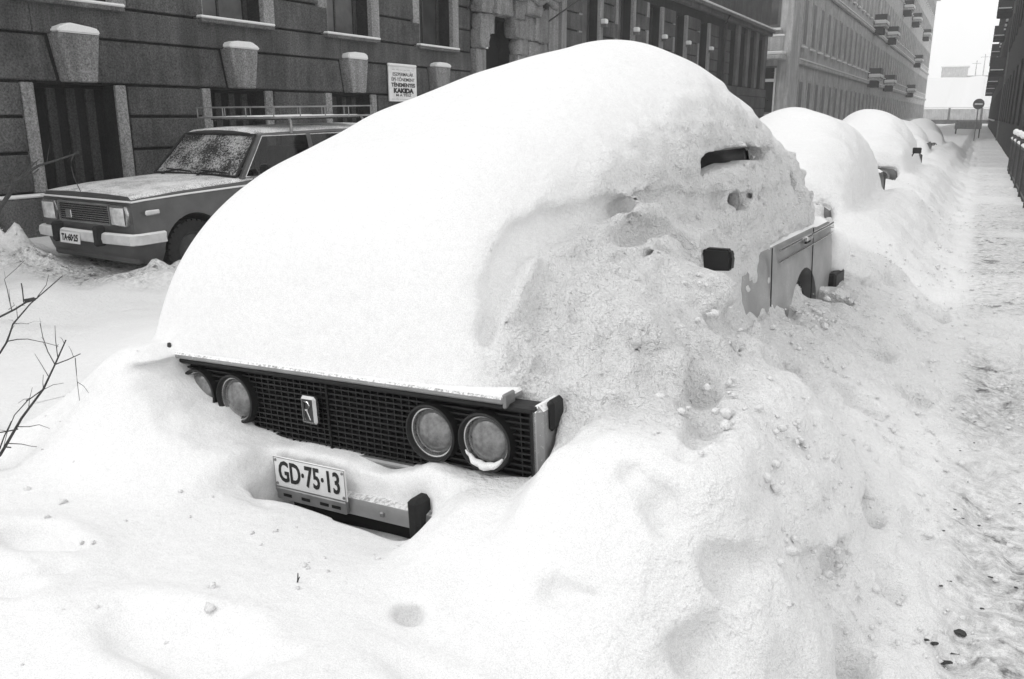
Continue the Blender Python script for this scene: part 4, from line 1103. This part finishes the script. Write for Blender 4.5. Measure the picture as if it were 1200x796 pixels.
kerb_car(3, 'fourth snowed in car in the kerb row, almost wholly under snow', 'lada_paint', (-.55, .55))
kerb_car(4, 'last snowed in car of the kerb row, smallest and farthest away', 'dark_paint', (-.55, .55))

# --- the estate car across the street
wr = empty('estate_car', label='grey estate car with roof rack standing by the dark building', cat='car')
PW = dict(L=4.36, hw=.815, belt=.965, hood=.895, boot=.93, cowl=1.30, tail=4.18, r0=1.72, r1=4.05, roof=1.425, rhw=.655, bhw=.755, posts=[(2.45, 2.45), (3.25, 3.25)], fw=.66, rw=3.15, paint='wagon_paint', screen='frosted_windscreen', trim='chrome', rim='dark_metal')
body_car(wr, PW)
wr.location = (-7.80, 5.53, -.075); wr.rotation_euler = (.02, 0, -.0848)
def WB(name, x, y, z, mat, parent=wr, bev=0.0): return box(name, x, y, z, mat, parent, bev)
# chrome crease round the bonnet and along the flank
for s in (-1, 1): tube('side_trim', [(s*.70, -.005, .838, .010), (s*.785, .0, .836, .010), (s*.80, .12, .846, .010), (s*.812, .6, .866, .010), (s*.812, 1.4, .884, .010), (s*.812, 4.2, .88, .010)], 'paint_white', wr, 6)
tube('bonnet_trim', [(-.70, -.008, .838, .010), (0, -.022, .842, .010), (.70, -.008, .838, .010)], 'paint_white', wr, 6)
wg = WB('grille', (-.43, .43), (-.018, .0), (.60, .795), 'black_deep'); wl_ = wg.location.copy()
for i in range(9): box('grille_slat', (-.425, .425), (-.026, -.008), (-.088+i*.0215, -.081+i*.0215), 'chrome', wg)
for (a, b_, c, d) in ((-.44, .44, .092, .104), (-.44, .44, -.104, -.092), (-.445, -.43, -.104, .104), (.43, .445, -.104, .104)): box('grille_frame', (a, b_), (-.024, .004), (c, d), 'grey_metal', wg)
eb = box('emblem', (-.30, -.20), (-.036, -.022), (-.06, .02), 'chrome', wg, .01)
for s in (-1, 1):
    hl = empty('headlamp'); hl.parent = wr; hl.location = (s*.60, -.012, .70)
    prism('bezel', [(-.155*s, 0), (-.115*s, .10), (.12*s, .095), (.15*s, .02), (.12*s, -.10), (-.11*s, -.10)], 'y', -.03, .02, 'chrome', hl, .008)
    grid_pane('lens', (-.11, -.036, -.085), (.11, -.036, -.085), (.11, -.036, .08), (-.11, -.036, .08), 'lens_pale', hl, (0, -.03, 0), 6)
    WB('overrider', (s*.36-.03, s*.36+.03), (-.17, -.05), (.40, .60), 'rubber', bev=.02)
    box('turn_lamp', (s*.825-.02, s*.825+.02), (.10, .26), (.70, .75), 'chrome', wr, .012)
    WB('door_gap', (s*.8165-.002, s*.8165+.002), (1.45, 1.458), (.3, .95), 'black_deep'); WB('door_gap', (s*.8165-.002, s*.8165+.002), (2.44, 2.448), (.3, .95), 'black_deep')
    WB('door_handle', (s*.83-.015, s*.83+.015), (2.24, 2.40), (.83, .86), 'chrome', bev=.006)
bp = [(-.845, .30), (-.845, .02), (-.79, -.07), (-.4, -.105), (0, -.115), (.4, -.105), (.79, -.07), (.845, .02), (.845, .30)]
vs = []
for x, y in bp:
    for dy, z in ((.03, .42), (0, .43), (-.01, .475), (0, .52), (.03, .535), (.06, .53)): vs.append((x-(0 if abs(x) < .8 else math.copysign(dy, x)), y+(dy if abs(x) < .8 else 0), z))
link('bumper', mesh('bumper', vs, [(i*6+k, (i+1)*6+k, (i+1)*6+k+1, i*6+k+1) for i in range(len(bp)-1) for k in range(5)]), 'wagon_light_paint', wr, True, 40)
wp = WB('number_plate', (-.30, .05), (-.135, -.128), (.395, .505), 'plate_white', bev=.002); wp.rotation_euler = (R(-6), 0, 0)
o = text('plate_text', 'TA\u00b760\u00b725', .09, 'plate_ink', wp, (0, -.0045, 0), (R(90), 0, 0), .8, .004)
wd = max(v.co.x for v in o.data.vertices)-min(v.co.x for v in o.data.vertices); o.scale = (.29/wd, 1, 1)
WB('front_apron', (-.72, .72), (.02, .10), (.22, .42), 'wagon_paint', bev=.02)
for x in (-.42, .18):
    wi = tube('wiper', [(x, 1.20, .965, .012), (x+.05, 1.22, 1.0, .012), (x+.30, 1.24, 1.035, .008)], 'black_plastic', wr, 6)
    tube('wiper_blade', [(x+.02, 1.262, 1.03, .010), (x+.46, 1.245, 1.015, .010)], 'black_plastic', wi, 6)
wm = empty('door_mirror'); wm.parent = wr
prism('mirror_shell', [(.80, .985), (.93, .985), (.95, 1.02), (.94, 1.085), (.81, 1.085), (.795, 1.04)], 'y', 1.55, 1.63, 'black_plastic', wm, .015); tube('mirror_arm', [(.77, 1.6, .95, .015), (.83, 1.59, .99, .012)], 'black_plastic', wm)
# thick frost in the corner of the screen
rk = empty('roof_rack'); rk.parent = wr
for (z, t) in ((1.575, .012), (1.69, .009)):
    tube('rail', [(-.66, 1.95, z, t), (.66, 1.95, z, t), (.66, 3.55, z, t), (-.66, 3.55, z, t), (-.66, 1.95, z, t)], 'grey_metal', rk, 6)
for x in (-.66, -.2, .2, .66):
    for y in (1.95, 3.55): tube('stanchion', [(x, y, 1.575, .007), (x, y, 1.69, .007)], 'grey_metal', rk, 6)
for y in (2.35, 2.75, 3.15):
    for s in (-.66, .66): tube('stanchion', [(s, y, 1.575, .007), (s, y, 1.69, .007)], 'grey_metal', rk, 6)
for y in (2.2, 3.4):
    tube('crossbar', [(-.66, y, 1.575, .012), (.66, y, 1.575, .012)], 'grey_metal', rk, 6)
    for s in (-1, 1): tube('foot', [(s*.62, y, 1.575, .014), (s*.655, y, 1.53, .016), (s*.648, y, 1.40, .018)], 'grey_metal', rk, 8)
for i in range(6): box('slat', (-.55+i*.2, -.45+i*.2), (2.05, 3.45), (1.545, 1.562), 'wood_mid', rk)
for i in range(6):
    sl = box('slat_snow', (-.56+i*.2, -.39+i*.2), (2.06+.05*(i % 3), 3.44-.07*(i % 2)), (1.5625, 1.583+.006*(i % 2)), 'snow', rk, .008)

# ------------------------------------------------------------------ bare shrubs at the left edge
def ray_pt(px, py, depth):
    r, u = (px-600)/F_PX*depth, (398-py)/F_PX*depth
    up = u*math.cos(PITCH)-depth*math.sin(PITCH); f = depth*math.cos(PITCH)+u*math.sin(PITCH)
    return Vector((r*math.cos(YAW)-f*math.sin(YAW), r*math.sin(YAW)+f*math.cos(YAW), H_CAM+up))
def hit(px, py):
    ps = [ray_pt(px, py, 1.2+k*.02) for k in range(220)]
    hh = height(np.array([[p.x for p in ps]]), np.array([[p.y for p in ps]]))[0]
    for p, h in zip(ps, hh):
        if p.z < h: return Vector((p.x, p.y, h))
    return ps[-1]
def twig(pts, d0, r0, r1, dd=0.0, z=lambda q: (q[0]*.339, 290+q[1]*.339)):
    out = []; n = len(pts)
    for i, q in enumerate(pts):
        p = ray_pt(*z(q), d0+dd*i/max(1, n-1)); t = i/max(1, n-1); out.append((p.x, p.y, p.z, .72*(r0*(1-t)+r1*t)))
    return out
def shrub(name, label, limbs, base, snow=None):
    root = empty(name, base, label=label, cat='shrub', group='bare shrubs at the left edge')
    rt = random.Random(len(label)); extra = []
    for l in limbs:
        for a, b in zip(l[:-1], l[1:]):
            A_, B_ = Vector(a[:3]), Vector(b[:3]); d = B_-A_
            for _ in range(int(min(3, d.length/.045))):
                if rt.random() < .45: continue
                p = A_+d*rt.random(); q = (d.normalized()*.6+Vector((rt.uniform(-1, 1), rt.uniform(-1, 1), rt.uniform(-.2, 1)))).normalized(); ln = rt.uniform(.025, .09)*(2.0 if a[3] > .01 else 1)
                r_ = min(.0012, a[3]*.5) if a[3] < .01 else .003
                extra.append([(p.x, p.y, p.z, r_), (*(p+q*ln*.5+Vector((0, 0, .006))), r_*.8), (*(p+q*ln), r_*.5)])
    for i, l in enumerate(limbs+extra):
        tube('branch' if l[0][3] > .004 else 'twig', [[(p[0]-base[0], p[1]-base[1], p[2]-base[2], p[3]) for p in l]], 'bark', root, 6)
    return root
A = 2.75
ba = ray_pt(-60, 640, A); ba.z = gz(ba.x, ba.y)-.05
limbs = [[(ba.x, ba.y, ba.z, .012)]+twig([(0, 718), (20, 685), (75, 590), (150, 490), (190, 405), (228, 320)], A, .0075, .0030, .15),
    twig([(190, 405), (235, 388), (278, 368)], A+.1, .0032, .002, -.08), twig([(260, 382), (264, 430), (267, 465), (275, 530)], A+.06, .002, .0012, .05), twig([(267, 465), (290, 480), (306, 503)], A+.07, .0014, .001, .03),
    twig([(190, 405), (165, 360), (148, 310), (138, 262)], A+.1, .0028, .0012, .12), twig([(200, 385), (192, 320), (190, 270)], A+.1, .0022, .001, -.1), twig([(170, 450), (140, 400), (120, 368)], A+.08, .002, .001, .1),
    twig([(150, 490), (95, 530), (50, 580), (25, 640), (12, 690)], A+.07, .0028, .0015, -.12), twig([(150, 490), (148, 465), (150, 440)], A+.07, .002, .001, 0), twig([(62, 620), (100, 620), (135, 613), (172, 626)], A+.03, .0024, .001, .1),
    twig([(62, 628), (30, 635), (0, 640)], A+.03, .003, .003, 0), twig([(30, 678), (75, 680), (110, 688), (147, 688)], A+.01, .0024, .001, .1), twig([(20, 690), (38, 692)], A, .003, .003, 0), twig([(90, 530), (102, 520)], A+.05, .002, .001)]
shrub('bare_shrub', 'thin bare shrub twigs rising from the snow at the left edge', limbs, tuple(ba))
A2 = 3.1
bb = ray_pt(-110, 520, A2); bb.z = gz(bb.x, bb.y)-.05
limbs = [[(bb.x, bb.y, bb.z, .014)]+twig([(0, 365), (25, 325), (45, 265), (105, 195), (180, 130), (217, 98)], A2, .0055, .002, .2), twig([(-120, 330), (0, 240), (50, 215), (85, 193), (105, 182), (130, 175)], A2, .006, .0035, .1),
    twig([(85, 186), (104, 182), (120, 178)], A2+.05, .012, .010, .02), twig([(25, 325), (60, 318), (95, 317), (150, 328), (202, 342)], A2, .003, .0014, .15), twig([(82, 190), (78, 150), (74, 125)], A2+.05, .003, .003, -.1),
    twig([(40, 215), (30, 170), (25, 145), (15, 110), (60, 70), (85, 45)], A2+.02, .0025, .001, .2), twig([(45, 265), (70, 262), (100, 265)], A2+.03, .0018, .001, .1), twig([(130, 170), (160, 130), (168, 95)], A2+.08, .0022, .001, -.1), twig([(30, 215), (50, 200), (45, 190)], A2, .002, .001)]
shrub('bare_shrub', 'loose bare twigs with a dark knot below the estate car', limbs, tuple(bb))
A3 = 6.0
zc = lambda q: (q[0]*.138, 150+q[1]*.138)
bc = ray_pt(-75, 330, A3); bc.z = gz(bc.x, bc.y)-.05
limbs = [[(bc.x, bc.y, bc.z, .035)]+twig([(0, 680), (80, 560), (100, 490), (130, 460), (220, 390), (330, 320), (480, 275), (600, 235), (670, 210)], A3, .024, .008, .3, zc),
    twig([(625, 230), (605, 280), (605, 330), (625, 410), (650, 470), (685, 540)], A3+.25, .006, .004, .05, zc), twig([(100, 490), (105, 420), (125, 370), (150, 330)], A3, .014, .006, -.2, zc),
    twig([(130, 460), (200, 420), (270, 400), (330, 350)], A3+.05, .012, .005, .3, zc), twig([(220, 390), (290, 300), (330, 270)], A3+.1, .008, .004, -.2, zc), twig([(-300, 600), (-100, 520), (100, 480)], A3, .014, .012, 0, zc), twig([(600, 235), (640, 215), (665, 195)], A3+.28, .006, .004, 0, zc)]
shrub('bare_shrub', 'thick dark bare branch arching before the estate car bonnet', limbs, tuple(bc))
# single stalks poking out of the foreground snow
for (px, py, dx, dz, lab) in ((347, 684, .008, .045, 'short dead stalk poking from the snow below the number plate'), (4, 602, .03, .02, 'dark stick end lying in the snow at the left edge')):
    p = hit(px, py)
    st = empty('dead_stalk', (p.x, p.y, p.z-.02), label=lab, cat='twig', group='stalks in the snow')
    tube('stem', [(0, 0, 0, .0022), (dx*.6, .002, dz*.6, .002), (dx, .0, dz, .0012)], 'bark', st, 5); tube('stub', [(dx*.55, .002, dz*.5, .0015), (dx*.4+.006, .004, dz*.75, .001)], 'bark', st, 5)

# ------------------------------------------------------------------ crumbs of snow knocked loose along the banks
def crumbs(name, pts, seed):
    rr = np.random.RandomState(seed); bm = bmesh.new(); bmesh.ops.create_icosphere(bm, subdivisions=1, radius=1.0)
    bv = np.array([v.co[:] for v in bm.verts]); bf = np.array([[v.index for v in f.verts] for f in bm.faces]); bm.free()
    n = len(pts); nv = len(bv)
    sz = np.exp(rr.normal(math.log(.0065), .5, n)).clip(.003, .022)
    V = np.repeat(bv[None], n, 0)*(.5+.8*rr.rand(n, nv, 1))*sz[:, None, None]*np.array([1.15, 1.0, .8])
    a = rr.rand(n)*6.28; c, s_ = np.cos(a)[:, None], np.sin(a)[:, None]
    V = np.stack([V[..., 0]*c-V[..., 1]*s_, V[..., 0]*s_+V[..., 1]*c, V[..., 2]], -1)
    h = height(pts[None, :, 0], pts[None, :, 1])[0]
    V += np.stack([pts[:, 0], pts[:, 1], h+sz*.05], -1)[:, None, :]
    F = (bf[None]+(np.arange(n)*nv)[:, None, None]).reshape(-1, 3)
    me = bpy.data.meshes.new(name); me.from_pydata(V.reshape(-1, 3).tolist(), [], F.tolist()); me.update()
    a = me.attributes.new('rough', 'FLOAT', 'POINT'); a.data.foreach_set('value', np.full(len(me.vertices), .5, np.float32))
    o = link(name, me, 'snow', None, True); o['kind'] = 'stuff'; tag(o, 'loose crumbs of snow strewn over the banks and the trodden pavement', 'snow'); return o
rr = np.random.RandomState(5)
cl = []
for k in range(150):                                   # clusters on the ridge between cars and pavement
    c0 = np.array([rr.normal(-.22, .20), 2.0+rr.rand()**1.4*14]); m_ = rr.randint(4, 22); cl.append(c0+rr.normal(0, .07+.05*rr.rand(), (m_, 2)))
for k in range(12): cl.append(np.array([rr.uniform(-3.0, -.5), rr.uniform(.75, 1.75)])+rr.normal(0, .10, (rr.randint(2, 7), 2)))
for k in range(40): cl.append(np.array([rr.normal(-.62, .10), rr.uniform(2.2, 5.8)])+rr.normal(0, .05, (rr.randint(5, 18), 2)))
for k in range(40): cl.append(np.array([rr.normal(-8.6, .5), rr.normal(5.2, .2)])+rr.normal(0, .12, (rr.randint(5, 14), 2)))
for k in range(60): cl.append(np.array([rr.uniform(.0, .75), rr.uniform(1.6, 10)])+rr.normal(0, .15, (rr.randint(3, 9), 2)))
crumbs('snow_crumbs', np.concatenate(cl), 9)

# ------------------------------------------------------------------ dirt clods trodden into the pavement snow
def clod(seed, s):
    rr = random.Random(seed); bm = bmesh.new(); bmesh.ops.create_icosphere(bm, subdivisions=2, radius=s)
    for v in bm.verts: v.co *= rr.uniform(.45, 1.3); v.co.z *= .4; v.co.x *= 1.3
    me = bpy.data.meshes.new('clod'); bm.to_mesh(me); bm.free(); me.materials.append(M['dirt']); return me
cm = [clod(i, 1.0) for i in range(5)]
SP = [(1112, 764, .022), (1122, 770, .018), (1124, 748, .016), (1116, 754, .014), (1105, 778, .013), (1095, 757, .014), (1085, 752, .010), (1128, 778, .012), (1110, 686, .013), (1102, 690, .010), (1135, 517, .012), (1140, 520, .010), (1128, 545, .008), (1132, 568, .009), (1147, 578, .011), (1138, 572, .008), (1118, 600, .008), (1130, 630, .010), (1147, 618, .008), (1120, 655, .008),
      (1160, 680, .009), (1150, 715, .009), (1190, 690, .010), (1195, 592, .008), (1128, 610, .007), (1125, 532, .007), (1105, 625, .007), (1133, 500, .010), (1142, 496, .009), (1128, 487, .007)]
for i, (px, py, s) in enumerate(SP):
    p = hit(px, py)
    o = bpy.data.objects.new('dirt_clod', cm[i % 5]); COL.objects.link(o); big = i < 5; o.location = (p.x, p.y, p.z+(.005 if big else .003)); o.scale = (s*1.2, s*1.3, s*.6) if big else (s*.6, s*.5, s*.6); o.rotation_euler = (random.uniform(-.2, .2), random.uniform(-.2, .2), YAW+random.uniform(-.5, .5))
    big = i < 5
    tag(o, 'one of the large dark dirt clods at the bottom right of the pavement' if big else 'small dark dirt crumb trodden into the snowy pavement', 'dirt', 'large dirt clods on the pavement' if big else 'dirt crumbs on the pavement')

# ------------------------------------------------------------------ winter haze down the street
hz = box('haze', (-80, 60), (-25, 420), (-1.6, 24.2), None); hz['kind'] = 'stuff'
m = bpy.data.materials.new('haze'); m.use_nodes = True; n = m.node_tree; n.nodes.clear()
o = n.nodes.new('ShaderNodeOutputMaterial'); v = n.nodes.new('ShaderNodeVolumePrincipled')
v.inputs['Color'].default_value = g3(.99); v.inputs['Density'].default_value = .0015; v.inputs['Anisotropy'].default_value = .0
n.links.new(v.outputs[0], o.inputs['Volume']); hz.data.materials.append(m)
